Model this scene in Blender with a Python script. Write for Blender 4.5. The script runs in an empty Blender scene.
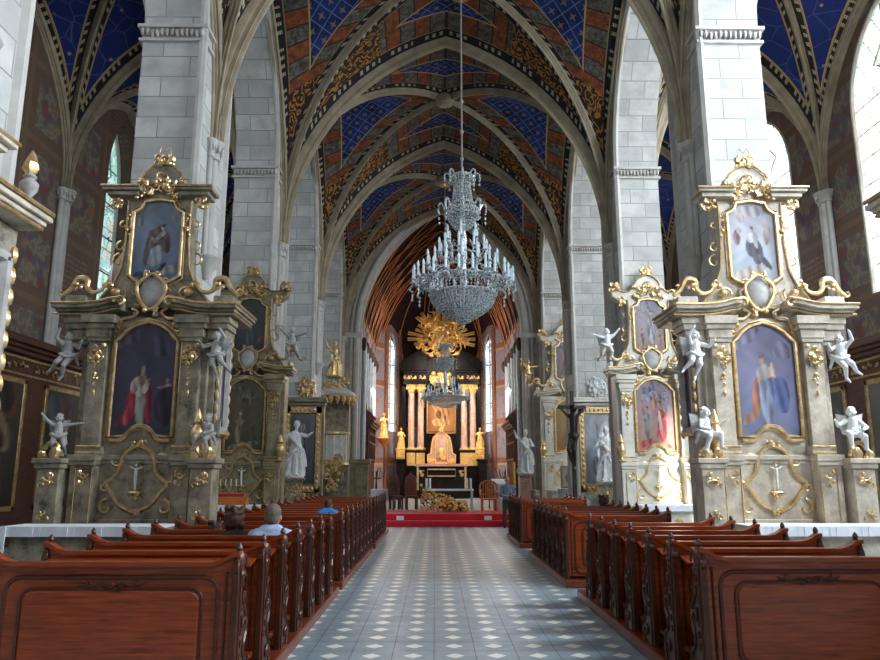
import bpy, bmesh, math, random
from mathutils import Vector, Matrix, Euler
from math import sin, cos, pi, sqrt, radians, atan2
S = bpy.context.scene
COL = S.collection
# ---------------------------------------------------------------- camera
F = 725.0
cam_d = bpy.data.cameras.new('camera'); cam = bpy.data.objects.new('camera', cam_d); COL.objects.link(cam)
cam_d.sensor_width = 36; cam_d.lens = 36 * F / 880; cam_d.clip_end = 300
cam.location = (-.33, 0, 1.8); cam.rotation_euler = (radians(90 + 11.3), 0, radians(-.4))
S.camera = cam
# ---------------------------------------------------------------- world, daylight, exposure
W = bpy.data.worlds.new('world'); S.world = W; W.use_nodes = True
bg = W.node_tree.nodes['Background']; bg.inputs[0].default_value = (.62, .78, 1, 1); bg.inputs[1].default_value = .28
def area(name, loc, rot, sx, sy, power, color):
    l = bpy.data.lights.new(name, 'AREA'); l.shape = 'RECTANGLE'; l.size = sx; l.size_y = sy; l.energy = power; l.color = color
    o = bpy.data.objects.new(name, l); COL.objects.link(o); o.location = loc; o.rotation_euler = [radians(a) for a in rot]; return o
DAY = (.83, .92, 1)
# daylight through the aisle windows (south side bright, north side soft), plus an added fill lamp behind the camera
for y, p in ((2.4, 1700), (9.7, 1750), (17, 640), (24.3, 480), (31.6, 420)):
    area('south_window_daylight', (11.25, y, 10.2), (0, 58, 0), 6.5, 2.2, p, DAY)
for y, p in ((2.4, 200), (9.7, 200), (17, 100), (24.3, 90), (31.6, 90)):
    area('north_window_daylight', (-11.25, y, 10.2), (0, -58, 0), 6.5, 1.6, p, DAY)
area('west_fill_light', (2.2, -3.4, 8.0), (70, 0, 0), 5, 8, 400, (.8, .9, 1))  # unseen fill lamp before the windowless west wall
for sx in (-1, 1):
    area('chancel_window_daylight', (sx * 3.6, 42, 7.0), (0, sx * 48, 0), 4, 2, 600, (1, .90, .82))
area('apse_fill_light', (0, 38.5, 9.5), (58, 0, 0), 3, 1.5, 170, (1, .88, .76))  # unseen fill lamp hung mid-chancel, aimed at the high altar
sun_d = bpy.data.lights.new('low_sun', 'SUN'); sun_d.energy = 16; sun_d.angle = radians(1.2); sun_d.color = (1, .93, .82)
sun = bpy.data.objects.new('low_sun', sun_d); COL.objects.link(sun)
sun.rotation_euler = Vector((-.30, .82, -.49)).to_track_quat('-Z', 'Y').to_euler()
V = S.view_settings; V.view_transform = 'Standard'; V.look = 'None'; V.gamma = 1; V.use_curve_mapping = False; V.exposure = 0.24
S.cycles.max_bounces = 7; S.cycles.diffuse_bounces = 4; S.cycles.glossy_bounces = 3; S.cycles.transmission_bounces = 4
S.cycles.sample_clamp_indirect = 6
R = random.Random(7)
# ---------------------------------------------------------------- node helper
class X:
    T = None
    def __init__(s, k): s.k = k
    @staticmethod
    def m(op, *a):
        n = X.T.nodes.new('ShaderNodeMath'); n.operation = op
        for i, v in enumerate(a):
            if isinstance(v, X): X.T.links.new(v.k, n.inputs[i])
            else: n.inputs[i].default_value = v
        return X(n.outputs[0])
    def __add__(s, o): return X.m('ADD', s, o)
    __radd__ = __add__
    def __sub__(s, o): return X.m('SUBTRACT', s, o)
    def __rsub__(s, o): return X.m('SUBTRACT', o, s)
    def __mul__(s, o): return X.m('MULTIPLY', s, o)
    __rmul__ = __mul__
    def __truediv__(s, o): return X.m('DIVIDE', s, o)
    def __gt__(s, o): return X.m('GREATER_THAN', s, o)
    def __lt__(s, o): return X.m('LESS_THAN', s, o)
fr = lambda a: X.m('FRACT', a)
fl = lambda a: X.m('FLOOR', a)
ab = lambda a: X.m('ABSOLUTE', a)
mn = lambda a, b: X.m('MINIMUM', a, b)
mx = lambda a, b: X.m('MAXIMUM', a, b)
def link(a, inp):
    if isinstance(a, X): X.T.links.new(a.k, inp)
    elif isinstance(a, tuple): inp.default_value = (*a[:3], 1)
    else: inp.default_value = a
def mix(f, a, b):
    n = X.T.nodes.new('ShaderNodeMix'); n.data_type = 'RGBA'; link(f, n.inputs[0]); link(a, n.inputs[6]); link(b, n.inputs[7]); return X(n.outputs[2])
def comb(a, b, c=0.):
    n = X.T.nodes.new('ShaderNodeCombineXYZ')
    for i, v in enumerate((a, b, c)): link(v, n.inputs[i])
    return X(n.outputs[0])
def sep(v):
    n = X.T.nodes.new('ShaderNodeSeparateXYZ'); link(v, n.inputs[0]); return [X(n.outputs[i]) for i in range(3)]
def noise(scale, detail=3, vec=None, rough=.55, out=0):
    n = X.T.nodes.new('ShaderNodeTexNoise'); n.inputs['Scale'].default_value = scale; n.inputs['Detail'].default_value = detail; n.inputs['Roughness'].default_value = rough
    if vec is not None: link(vec, n.inputs['Vector'])
    return X(n.outputs[out])
def voro(scale, vec=None, out='Distance', feat='F1'):
    n = X.T.nodes.new('ShaderNodeTexVoronoi'); n.feature = feat; n.inputs['Scale'].default_value = scale
    if vec is not None: link(vec, n.inputs['Vector'])
    return X(n.outputs[out])
def white(vec):
    n = X.T.nodes.new('ShaderNodeTexWhiteNoise'); n.noise_dimensions = '2D'; link(vec, n.inputs['Vector']); return X(n.outputs[0])
def pos(): return X(X.T.nodes.new('ShaderNodeNewGeometry').outputs['Position'])
def nrm(): return X(X.T.nodes.new('ShaderNodeNewGeometry').outputs['True Normal'])
def obj_co(): return X(X.T.nodes.new('ShaderNodeTexCoord').outputs['Object'])
def uvm(name): n = X.T.nodes.new('ShaderNodeUVMap'); n.uv_map = name; return X(n.outputs[0])
def mapv(v, s):
    n = X.T.nodes.new('ShaderNodeMapping'); n.inputs['Scale'].default_value = s; link(v, n.inputs[0]); return X(n.outputs[0])
def ramp(f, stops):
    n = X.T.nodes.new('ShaderNodeValToRGB'); link(f, n.inputs[0]); e = n.color_ramp.elements
    while len(e) < len(stops): e.new(.5)
    for i, (p, c) in enumerate(stops): e[i].position = p; e[i].color = (*c, 1)
    return X(n.outputs[0])
def mat(name, fn, rough=.6, metal=0., coat=0., bump=None, emis=None, spec=.5, trans=0., sheen=0.):
    m = bpy.data.materials.new(name); m.use_nodes = True; X.T = m.node_tree
    p = m.node_tree.nodes['Principled BSDF']
    c = fn() if callable(fn) else fn
    link(c, p.inputs['Base Color']); link(rough() if callable(rough) else rough, p.inputs['Roughness']); p.inputs['Metallic'].default_value = metal
    p.inputs['Coat Weight'].default_value = coat; p.inputs['Coat Roughness'].default_value = .15; p.inputs['Specular IOR Level'].default_value = spec
    p.inputs['Transmission Weight'].default_value = trans; p.inputs['Sheen Weight'].default_value = sheen
    if bump:
        b = m.node_tree.nodes.new('ShaderNodeBump'); b.inputs['Strength'].default_value = bump[1]; b.inputs['Distance'].default_value = bump[2]
        link(bump[0](), b.inputs['Height']); X.T.links.new(b.outputs[0], p.inputs['Normal'])
    if emis:
        link(c, p.inputs['Emission Color']); p.inputs['Emission Strength'].default_value = emis
    return m
def two(a, b, scale=3., detail=4, lo=.35, hi=.65, sc=None):
    return lambda: ramp(noise(scale, detail, mapv(obj_co(), sc) if sc else obj_co()), [(lo, a), (hi, b)])
# ---------------------------------------------------------------- materials
def brickuv():
    x, y, z = sep(pos()); nx, ny, nz = sep(nrm())
    s = ab(nx) > .6
    return comb(s * y + (1. - s) * x, z)
def stone_col(c1, c2, mortar, bw=.95, bh=.43):
    def f():
        n = X.T.nodes.new('ShaderNodeTexBrick'); link(brickuv(), n.inputs['Vector']); n.inputs['Scale'].default_value = 1
        n.inputs['Color1'].default_value = (*c1, 1); n.inputs['Color2'].default_value = (*c2, 1); n.inputs['Mortar'].default_value = (*mortar, 1)
        n.inputs['Mortar Size'].default_value = .012; n.inputs['Brick Width'].default_value = bw; n.inputs['Row Height'].default_value = bh; n.inputs['Mortar Smooth'].default_value = .3
        n.offset = .43
        return mix(ramp(noise(2.2, 6, pos()), [(.40, (0, 0, 0)), (.70, (.9, .9, .9))]), X(n.outputs[0]), tuple(v * .60 for v in c1))
    return f
M = {}
M['stone'] = mat('ashlar_stone', stone_col((.62, .62, .60), (.44, .45, .44), (.21, .21, .20)), .85, bump=(lambda: noise(9, 5, pos()), .35, .02))
M['stone_plain'] = mat('dressed_stone', lambda: ramp(noise(3, 6, pos()), [(.3, (.42, .41, .38)), (.7, (.56, .55, .52))]), .8, bump=(lambda: noise(14, 4, pos()), .3, .01))
M['rib'] = mat('rib_stone', lambda: ramp(noise(2.5, 6, pos()), [(.3, (.27, .22, .15)), (.7, (.43, .365, .26))]), .75, bump=(lambda: noise(12, 4, pos()), .3, .01))
M['arch_pink'] = mat('chancel_arch_stone', stone_col((.56, .47, .42), (.48, .41, .37), (.28, .24, .22), .7, .4), .8)
def floor_col():
    x, y, z = sep(pos()); P = .425
    u = (x + 50.06) / P; v = y / P
    d = ab(fr(u) - .5) + ab(fr(v) - .5)
    uu = fr(u + .5) - .5; vv = fr(v + .5) - .5
    j = mn(ab(uu), ab(vv))
    id1 = white(comb(fl(u + .5), fl(v + .5)))
    n = noise(1.1, 5, pos()); n2 = noise(25, 4, pos())
    g = mix(id1 * .5, (.23, .305, .365), (.35, .43, .48))
    g = mix(ramp(n, [(.35, (0, 0, 0)), (.7, (.6, .6, .6))]), g, (.15, .21, .255))
    g = mix(n2 * .25, g, (.36, .38, .36))
    w = mix(n2 * .35, (.84, .83, .74), (.58, .57, .50))
    inn = ab(x) < 2.75
    c = mix((d < .265) * (y < 26.4), g, w)
    jl = mx((ab(d - .265) < .012) * 1., (j < .012) * (d > .265))
    return mix(jl, c, (.08, .09, .10))
M['floor'] = mat('tiled_floor', floor_col, lambda: ramp(noise(5, 4, pos()), [(.3, (.28, .28, .28)), (.7, (.5, .5, .5))]), spec=.5)
M['aisle_floor'] = mat('aisle_floor', lambda: ramp(noise(2, 4, pos()), [(.3, (.16, .18, .19)), (.7, (.25, .27, .27))]), .5)
def vault_col(aisle=False):
    def f():
        a = uvm('a'); b = uvm('b'); u, v1, _ = sep(a); v2, h, _ = sep(b)
        e = mn(v1, v2)
        # blue field with a fine lattice and stars
        x, y, z = sep(pos())
        g1 = fr((x + y) * 1.7); g2 = fr((x - y) * 1.7)
        lat = mx(ab(g1 - .5) < .03, ab(g2 - .5) < .03)
        st = (ab(g1 - .5) + ab(g2 - .5)); st = (ab(fr(g1 + .5) - .5) * ab(fr(g2 + .5) - .5)) < .006
        st2 = (ab(fr(g1 + .5) - .5) + ab(fr(g2 + .5) - .5)) < .28
        blue = mix(ramp(noise(1.6, 5, pos(), .65), [(.35, (0, 0, 0)), (.65, (1, 1, 1))]), (.006, .010, .045), (.020, .045, .21))
        if aisle:
            sp = voro(2.4, pos())
            blue = mix(ramp(voro(1.5, pos(), feat='DISTANCE_TO_EDGE'), [(.0, (.35, .35, .35)), (.03, (0, 0, 0))]), mix(noise(2, 3, pos()), (.008, .018, .10), (.02, .04, .22)), (.2, .25, .4))
            blue = mix(sp < .13, blue, (.42, .22, .07))
        else:
            blue = mix(lat * .6, blue, (.20, .28, .52)); blue = mix(st2 * st * .8, blue, (.25, .18, .10))
        # chequer band
        cell = fl(u / .5); k = fr(cell * .5) * 2.
        fu = ab(fr(u / .5) - .5)
        k2 = white(comb(cell, fl(v1 * .7)))
        oran = mix(ramp(noise(5, 5, pos(), .7), [(.35, (0, 0, 0)), (.65, (1, 1, 1))]), (.08, .028, .016), (.33, .095, .035)); grey = mix(ramp(noise(6, 5, pos(), .7), [(.35, (0, 0, 0)), (.65, (1, 1, 1))]), (.03, .03, .028), (.19, .175, .14))
        sq = mix(k > .5, oran, grey)
        ring = (ab(X.m('SQRT', (fr(u / .55) - .5) * (fr(u / .55) - .5) + (e - .80) * (e - .80) * 2.4) - .3)) < .035
        sq = mix(ring * .6, sq, (.10, .05, .03))
        sq = mix(fu > .46, sq, (.02, .018, .02))
        # dark inscription band
        lw = fr(u * 4.2); grp = fr(u * .85)
        t = (lw < .45) * (ab(e - .29) < .07) * (grp < .72) * (fr(e * 17. + fl(u * 4.2) * .37) < .75)
        dark = mix(t, (.018, .016, .02), (.50, .44, .30))
        lo, hi = (.36, .40) if aisle else (.45, 1.14)
        c = mix(e > lo, dark, sq); c = mix(e > hi, c, blue)
        c = mix(ab(e - hi) < .022, c, (.50, .34, .14)); c = mix(ab(e - lo) < .015, c, (.3, .2, .08))
        # gilded foliage at the haunches
        n = noise(3.2, 2, mapv(pos(), (1, 1, .35)))
        leaf = (ab(fr(n * 7.) - .5) < .20)
        gold = mix(leaf * .85, (.03, .02, .016), (.42, .19, .035))
        low = ((v1 + v2) < (.0 if aisle else 2.0)) * (h > .16) * (e > .42)
        c = mix(low, c, gold)
        c = mix((h < .15) * 1., c, (.015, .03, .10))
        return mix(.06, c, (.006, .005, .006))
    return f
M['vault'] = mat('painted_vault', vault_col(), .8, spec=.25)
M['vault_aisle'] = mat('painted_aisle_vault', vault_col(True), .8, spec=.25)
def mural(base1, base2, cw=2.3, ch=2.2, sat=1.):
    def f():
        x, y, z = sep(pos()); u = y / cw; v = z / ch
        cu, cv = fl(u), fl(v); fu, fv = fr(u) - .5, fr(v) - .5
        r = white(comb(cu, cv)); r2 = white(comb(cu + 7.3, cv + 1.7))
        base = mix(noise(1.3, 5, pos()), base1, base2)
        pat = ramp(noise(1.9, 6, pos(), .6), [(.30, (.26, .05, .03)), (.40, (.20, .05, .04)), (.44, (.06, .10, .16)), (.50, (.16, .12, .08)), (.55, (.28, .22, .15)), (.60, (.07, .12, .13)), (.66, (.30, .13, .04))])
        inner = (ab(fu) < .33) * (ab(fv) < .34)
        txt = (fr(z * 6.) < .45) * (noise(14, 2, mapv(pos(), (1, 1, .3))) > .48)
        lines = mix(txt * .4, base, tuple(b * 2.1 for b in base2))
        c = mix(inner, base, mix(r > .38, lines, mix(.72, base, pat)))
        fra = mx((ab(fu) > .46) * 1., (ab(fv) > .46) * 1.)
        return mix(fra * .6, c, (.19, .12, .07))
    return f
M['mural'] = mat('aisle_mural_plaster', mural((.10, .062, .045), (.17, .11, .08)), .85, spec=.3)
def chancel_wall():
    x, y, z = sep(pos())
    base = mix(noise(2.5, 5, pos()), (.20, .075, .04), (.34, .17, .11))
    pn = ramp(noise(2.6, 6, mapv(pos(), (1, 1, .6)), .65), [(.36, (.10, .13, .19)), (.44, (.34, .30, .34)), (.5, (.20, .24, .32)), (.56, (.42, .26, .2)), (.63, (.16, .19, .26))])
    c = mix((fr(z * .42) > .2) * .8, base, pn)
    c = mix((fr(z * .42) < .06) * 1., c, (.5, .3, .16))
    return c
M['chancel_wall'] = mat('chancel_mural_plaster', chancel_wall, .8, spec=.3)
M['chancel_vault'] = mat('chancel_vault_paint', lambda: ramp(noise(3, 4, pos()), [(.35, (.014, .010, .010)), (.6, (.045, .017, .011)), (.75, (.014, .018, .028))]), .8, spec=.25)
M['chancel_rib'] = mat('chancel_rib_paint', lambda: ramp(noise(4, 3, pos()), [(.4, (.05, .027, .018)), (.65, (.11, .055, .032))]), .7)
M['orange_rib'] = mat('orange_rib_edge', (.85, .28, .09), .6)
M['brick'] = mat('painted_brick', stone_col((.36, .14, .07), (.27, .10, .05), (.20, .12, .08), .3, .1), .85)
def marble(a, b, vein, s=1.6):
    def f():
        o = obj_co(); w = noise(s, 6, o, .65)
        c = ramp(w, [(.30, a), (.62, b)])
        vn = ab(noise(s * 1.7, 5, o, .6) - .5) < .02
        return mix(vn * .35, c, vein)
    return f
M['marble_grey'] = mat('grey_green_marble', marble((.055, .05, .036), (.38, .335, .25), (.42, .34, .22), 4.0), .35)
M['marble_olive'] = mat('olive_marble', marble((.08, .07, .04), (.30, .26, .16), (.42, .35, .2), 3.4), .35)
M['marble_beige'] = mat('beige_marble', marble((.30, .265, .21), (.68, .61, .50), (.46, .38, .27), 3.4), .35)
M['marble_pale'] = mat('pale_green_marble', marble((.42, .44, .38), (.70, .68, .60), (.82, .75, .6), 1.8), .35)
M['marble_black'] = mat('black_marble', marble((.007, .006, .006), (.014, .011, .010), (.05, .035, .025), 1.4), .22, spec=.12)
M['marble_pink'] = mat('pink_marble', marble((.40, .21, .13), (.60, .38, .26), (.8, .6, .5), 2.5), .3)
M['gold'] = mat('gilding', two((.52, .34, .14), (.84, .64, .36), 9), .36, metal=.65)
M['gold_dull'] = mat('aged_gilding', two((.34, .23, .09), (.60, .44, .21), 9), .42, metal=.6)
M['gold_bright'] = mat('bright_gilding', two((.95, .52, .12), (1, .72, .28), 6), .3, metal=.55)
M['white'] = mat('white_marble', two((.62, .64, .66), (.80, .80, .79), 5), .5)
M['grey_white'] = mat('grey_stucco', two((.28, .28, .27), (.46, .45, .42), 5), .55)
M['cloth'] = mat('white_linen', two((.74, .78, .86), (.84, .86, .90), 12), .85, sheen=.3)
M['red'] = mat('red_carpet', two((.55, .008, .022), (.74, .016, .035), 40), .9, sheen=.2)
M['red_cloth'] = mat('red_velvet', two((.30, .008, .015), (.42, .012, .02), 20), .8, sheen=.4)
def wood(a, b, sc=(.6, 9, 9), s=3.2):
    def f():
        o = mapv(obj_co(), sc); n = noise(s, 5, o, .6)
        return ramp(n, [(.28, a), (.72, b)])
    return f
M['wood'] = mat('polished_red_brown_wood', wood((.075, .012, .004), (.25, .048, .013), (1, 6, 9)), .32, coat=.2, bump=(lambda: noise(30, 3, mapv(obj_co(), (.3, 6, 6))), .1, .004))
M['wood_panel'] = mat('polished_panel_wood', wood((.13, .017, .005), (.42, .078, .015), (1, 6, 14)), .28, coat=.3)
M['wood_dark'] = mat('dark_carved_wood', wood((.035, .011, .006), (.11, .032, .014), (3, 4, 4)), .4, coat=.15)
M['wood_brown'] = mat('brown_panelling_wood', wood((.045, .016, .01), (.13, .045, .025), (1, 1, 8)), .45)
M['wood_orange'] = mat('orange_chair_wood', wood((.38, .10, .02), (.62, .20, .05)), .35, coat=.3)
M['wood_black'] = mat('blackened_wood', wood((.010, .005, .004), (.03, .014, .010), (3, 3, 3)), .45)
M['black'] = mat('black_iron', (.015, .014, .014), .45, metal=.4)
M['brass'] = mat('brass', (.52, .33, .10), .35, metal=.9)
M['crystal'] = mat('cut_crystal', lambda: ramp(noise(26, 2, obj_co()), [(.36, (.16, .19, .21)), (.58, (.86, .93, .97))]), .12, metal=.1, spec=1.0)
M['bulb'] = mat('milk_glass_candle', (.66, .82, .90), .3, emis=.12)
M['wax'] = mat('white_wax', (.75, .78, .78), .4)
M['wax_yellow'] = mat('yellow_wax', (.85, .50, .05), .4)
M['skin'] = mat('skin', two((.45, .24, .16), (.52, .29, .2), 6), .55)
M['shirt'] = mat('light_blue_shirt', two((.40, .55, .82), (.50, .64, .88), 9), .85)
M['shirt_blue'] = mat('bright_blue_shirt', two((.02, .20, .62), (.03, .28, .72), 9), .85)
M['shirt_grey'] = mat('grey_blue_shirt', two((.13, .20, .28), (.20, .28, .36), 9), .85)
M['shirt_lilac'] = mat('pale_lilac_shirt', (.60, .58, .72), .85)
M['dark_cloth'] = mat('dark_jacket', two((.008, .007, .010), (.02, .016, .02), 9), .85)
M['trousers'] = mat('dark_grey_trousers', two((.04, .035, .03), (.07, .06, .05), 9), .85)
M['hair_grey'] = mat('grey_hair', two((.10, .08, .065), (.20, .16, .13), 40), .7)
M['hair_brown'] = mat('brown_hair', two((.035, .014, .008), (.09, .035, .018), 40), .6)
M['pink_paint'] = mat('pink_painted_wood', two((.42, .22, .19), (.52, .3, .25), 6), .5)
M['blue_white'] = mat('pale_blue_white_paint', two((.42, .50, .54), (.58, .64, .67), 6), .5)
M['teal_stone'] = mat('pale_teal_stone', two((.33, .47, .47), (.42, .55, .54), 3), .8)
M['leaf'] = mat('green_leaves', two((.03, .10, .015), (.08, .22, .04), 12), .6)
M['flower'] = mat('yellow_flowers', lambda: ramp(voro(14, obj_co(), 'Color'), [(.2, (.75, .42, .04)), (.5, (.80, .62, .25)), (.75, (.75, .2, .05)), (.9, (.85, .8, .6))]), .7)
def glass(tint, strength, white_at, loz=False):
    def f():
        x, y, z = sep(pos()); p = comb(y, z)
        c = voro(3.4, mapv(p, (1.6, 1, 1)), 'Color')
        e = voro(3.4, mapv(p, (1.6, 1, 1)), 'Distance', 'DISTANCE_TO_EDGE')
        col = mix(.45, ramp(sep(c)[0], [(.1, (.05, .35, .30)), (.35, (.55, .85, .75)), (.55, (.9, .95, .9)), (.75, (.75, .2, .12)), (.9, (.2, .4, .8))]), tint)
        col = mix(white_at, col, (1., 1., 1.))
        col = mix((fr(z * .8) < .05) * 1., col, (.02, .02, .02))
        if loz:
            a, b = (y + z * .55) * 1.5, (y - z * .55) * 1.5; r = white(comb(fl(a), fl(b)))
            col = mix(.55, ramp(r, [(.2, (.35, .62, .45)), (.5, (.95, .97, .9)), (.8, (.95, .62, .40))]), (1., 1., 1.)); return mix(mx((fr(a) < .09) * 1., (fr(b) < .09) * 1.), col, (.10, .16, .12))
        return mix(e < .025, col, (.02, .03, .03))
    return mat('stained_glass', f, .3, emis=strength)
M['glass_n'] = glass((.35, .75, .65), .75, .1)
M['glass_s'] = glass((.95, .96, 1), 2.2, .4, True)
M['glass_c'] = glass((.55, .72, 1), 1.5, .35)
T_ = M['glass_s'].node_tree; n_ = T_.nodes.new('ShaderNodeMixShader'); tr_ = T_.nodes.new('ShaderNodeBsdfTransparent'); n_.inputs[0].default_value = .4
T_.links.new(T_.nodes['Principled BSDF'].outputs[0], n_.inputs[1]); T_.links.new(tr_.outputs[0], n_.inputs[2]); T_.links.new(n_.outputs[0], T_.nodes['Material Output'].inputs[0])
M['paint'] = mat('oil_paint', lambda: X((lambda n: (setattr(n, 'attribute_name', 'Col'), n.outputs['Color'])[1])(X.T.nodes.new('ShaderNodeAttribute'))), .45, spec=.3)
M['card'] = mat('white_card', (.8, .8, .82), .6)
# ---------------------------------------------------------------- mesh builder
def spline(pts, n=6, closed=False):
    P = [Vector(p) for p in pts]; out = []; N = len(P)
    for i in range(N if closed else N - 1):
        if closed: a, b, c, d = P[i - 1], P[i], P[(i + 1) % N], P[(i + 2) % N]
        else: a, b, c, d = P[max(i - 1, 0)], P[i], P[i + 1], P[min(i + 2, N - 1)]
        for k in range(n):
            t = k / n
            out.append(.5 * ((2 * b) + (c - a) * t + (2 * a - 5 * b + 4 * c - d) * t * t + (3 * b - a - 3 * c + d) * t ** 3))
    if not closed: out.append(P[-1])
    return out
class MB:
    def __init__(s, mtx=None): s.v = []; s.f = []; s.m = mtx or Matrix()
    def add(s, vs, fs):
        b = len(s.v); s.v += [tuple(s.m @ Vector(v)) for v in vs]; s.f += [tuple(b + i for i in f) for f in fs]; return s
    def box(s, x0, x1, y0, y1, z0, z1):
        vs = [(x, y, z) for x in (x0, x1) for y in (y0, y1) for z in (z0, z1)]
        return s.add(vs, [(0, 1, 3, 2), (4, 6, 7, 5), (0, 4, 5, 1), (2, 3, 7, 6), (0, 2, 6, 4), (1, 5, 7, 3)])
    def prism(s, pts, a, b, ax='y'):
        n = len(pts); mk = {'y': lambda p, t: (p[0], t, p[1]), 'x': lambda p, t: (t, p[0], p[1]), 'z': lambda p, t: (p[0], p[1], t)}[ax]
        return s.add([mk(p, a) for p in pts] + [mk(p, b) for p in pts], [tuple(range(n)), tuple(range(2 * n - 1, n - 1, -1))] + [(i, (i + 1) % n, n + (i + 1) % n, n + i) for i in range(n)])
    def lathe(s, prof, c=(0, 0, 0), seg=16, a0=0, a1=2 * pi, wob=None):
        full = abs(a1 - a0 - 2 * pi) < 1e-6; n = seg if full else seg + 1; vs = []
        for r, z in prof:
            for k in range(n):
                a = a0 + (a1 - a0) * k / seg; q = r * (wob(a, z) if wob else 1); vs.append((c[0] + q * cos(a), c[1] + q * sin(a), c[2] + z))
        fs = [(i * n + k, i * n + (k + 1) % n, (i + 1) * n + (k + 1) % n, (i + 1) * n + k) for i in range(len(prof) - 1) for k in range(n if full else n - 1)]
        if full: fs += [tuple(range(n - 1, -1, -1)), tuple((len(prof) - 1) * n + k for k in range(n))]
        return s.add(vs, fs)
    def tube(s, path, r, seg=6, closed=False, flat=1., ref=None):
        P = [Vector(p) for p in path]; N = len(P)
        if N < 2: return s
        rr = r if callable(r) else (lambda t: r)
        vs = []; up = Vector(ref) if ref else Vector((0, 1, 0))
        for i, p in enumerate(P):
            t = (P[(i + 1) % N] - P[i - 1]) if closed else (P[min(i + 1, N - 1)] - P[max(i - 1, 0)])
            if t.length < 1e-9: t = Vector((0, 0, 1))
            t.normalize(); a = t.cross(up)
            if a.length < .05: a = t.cross(Vector((1, 0, 0)))
            a.normalize(); b = a.cross(t); q = rr(i / max(N - 1, 1))
            for k in range(seg):
                an = 2 * pi * k / seg; vs.append(p + a * q * cos(an) + b * q * flat * sin(an))
        M_ = N if closed else N - 1
        fs = [(i * seg + k, i * seg + (k + 1) % seg, ((i + 1) % N) * seg + (k + 1) % seg, ((i + 1) % N) * seg + k) for i in range(M_) for k in range(seg)]
        if not closed: fs += [tuple(range(seg - 1, -1, -1)), tuple((N - 1) * seg + k for k in range(seg))]
        return s.add(vs, fs)
    def ball(s, c, rx, ry=None, rz=None, seg=10, rings=6):
        ry = ry or rx; rz = rz or rx; vs = [(c[0], c[1], c[2] - rz)]
        for i in range(1, rings):
            a = -pi / 2 + pi * i / rings
            vs += [(c[0] + rx * cos(a) * cos(2 * pi * k / seg), c[1] + ry * cos(a) * sin(2 * pi * k / seg), c[2] + rz * sin(a)) for k in range(seg)]
        vs.append((c[0], c[1], c[2] + rz)); L = len(vs) - 1
        fs = [(0, 1 + (k + 1) % seg, 1 + k) for k in range(seg)]
        fs += [(1 + i * seg + k, 1 + i * seg + (k + 1) % seg, 1 + (i + 1) * seg + (k + 1) % seg, 1 + (i + 1) * seg + k) for i in range(rings - 2) for k in range(seg)]
        fs += [(L, L - seg + k, L - seg + (k + 1) % seg) for k in range(seg)]
        return s.add(vs, fs)
    def cap(s, p0, p1, r0, r1, seg=10):
        p0, p1 = Vector(p0), Vector(p1); d = (p1 - p0); L = d.length or 1e-6; d /= L; P = []; Q = []
        for i in range(4): a = pi / 2 * (1 - i / 4); P.append(p0 - d * r0 * sin(a)); Q.append(r0 * cos(a) + .001)
        P += [p0, p1]; Q += [r0, r1]
        for i in range(1, 5): a = pi / 2 * i / 4; P.append(p1 + d * r1 * sin(a)); Q.append(r1 * cos(a) + .001)
        a_ = d.cross(Vector((0, 1, 0)));
        if a_.length < .05: a_ = d.cross(Vector((1, 0, 0)))
        a_.normalize(); b_ = a_.cross(d); vs = [p + a_ * q * cos(2 * pi * k / seg) + b_ * q * sin(2 * pi * k / seg) for p, q in zip(P, Q) for k in range(seg)]
        n = len(P)
        fs = [(i * seg + k, i * seg + (k + 1) % seg, (i + 1) * seg + (k + 1) % seg, (i + 1) * seg + k) for i in range(n - 1) for k in range(seg)] + [tuple(range(seg - 1, -1, -1)), tuple((n - 1) * seg + k for k in range(seg))]
        return s.add(vs, fs)
    # curling scroll in the XZ plane at depth y
    def scroll(s, x, z, r, a0, turns, th, y=0., sgn=1, n=14):
        path = []
        for i in range(n + 1):
            t = i / n; a = a0 + sgn * turns * 2 * pi * t; q = r * (1 - .78 * t); path.append((x + q * cos(a), y, z + q * sin(a)))
        return s.tube(path, lambda t: th * (1 - .45 * t), 5)
    def carve(s, x, z, w, h, n, th, y=0., seed=1, dep=.05):
        g = random.Random(seed)
        for i in range(n):
            u = g.uniform(-1, 1); v = g.uniform(-1, 1)
            s.scroll(x + u * w * .7, z + v * h * .7, g.uniform(.35, .8) * min(w, h) * .8, g.uniform(0, 6.28), g.uniform(.5, .95), th, y - g.uniform(0, dep), g.choice((-1, 1)), 9)
        for i in range(n // 2 + 1):
            u = g.uniform(-1, 1); v = g.uniform(-1, 1); q = g.uniform(1.2, 2.4) * th
            s.ball((x + u * w * .8, y - g.uniform(0, dep), z + v * h * .8), q, q * .8, q, 6, 4)
        return s
    def build(s, name, m, parent=None, smooth=True, bevel=0., label=None):
        me = bpy.data.meshes.new(name); me.from_pydata(s.v, [], s.f); me.update()
        b = bmesh.new(); b.from_mesh(me); bmesh.ops.recalc_face_normals(b, faces=b.faces[:]); b.to_mesh(me); b.free()
        me.materials.append(M[m] if isinstance(m, str) else m)
        o = bpy.data.objects.new(name, me); COL.objects.link(o)
        if parent is not None: o.parent = parent
        if smooth:
            for p in me.polygons: p.use_smooth = True
            me.set_sharp_from_angle(angle=radians(38))
        if bevel:
            d = o.modifiers.new('bevel', 'BEVEL'); d.width = bevel; d.segments = 2; d.limit_method = 'ANGLE'
        if label: o['label'] = label
        return o
def tag(o, label, cat, group=None):
    o['label'] = label; o['category'] = cat
    if group: o['group'] = group
    return o
def thing(name, loc, label, cat, group=None, rz=0):
    o = bpy.data.objects.new(name, None); COL.objects.link(o); o.location = loc; o.rotation_euler = (0, 0, rz); o.empty_display_size = .1
    return tag(o, label, cat, group)
def struct(o): o['kind'] = 'structure'; return o
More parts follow.
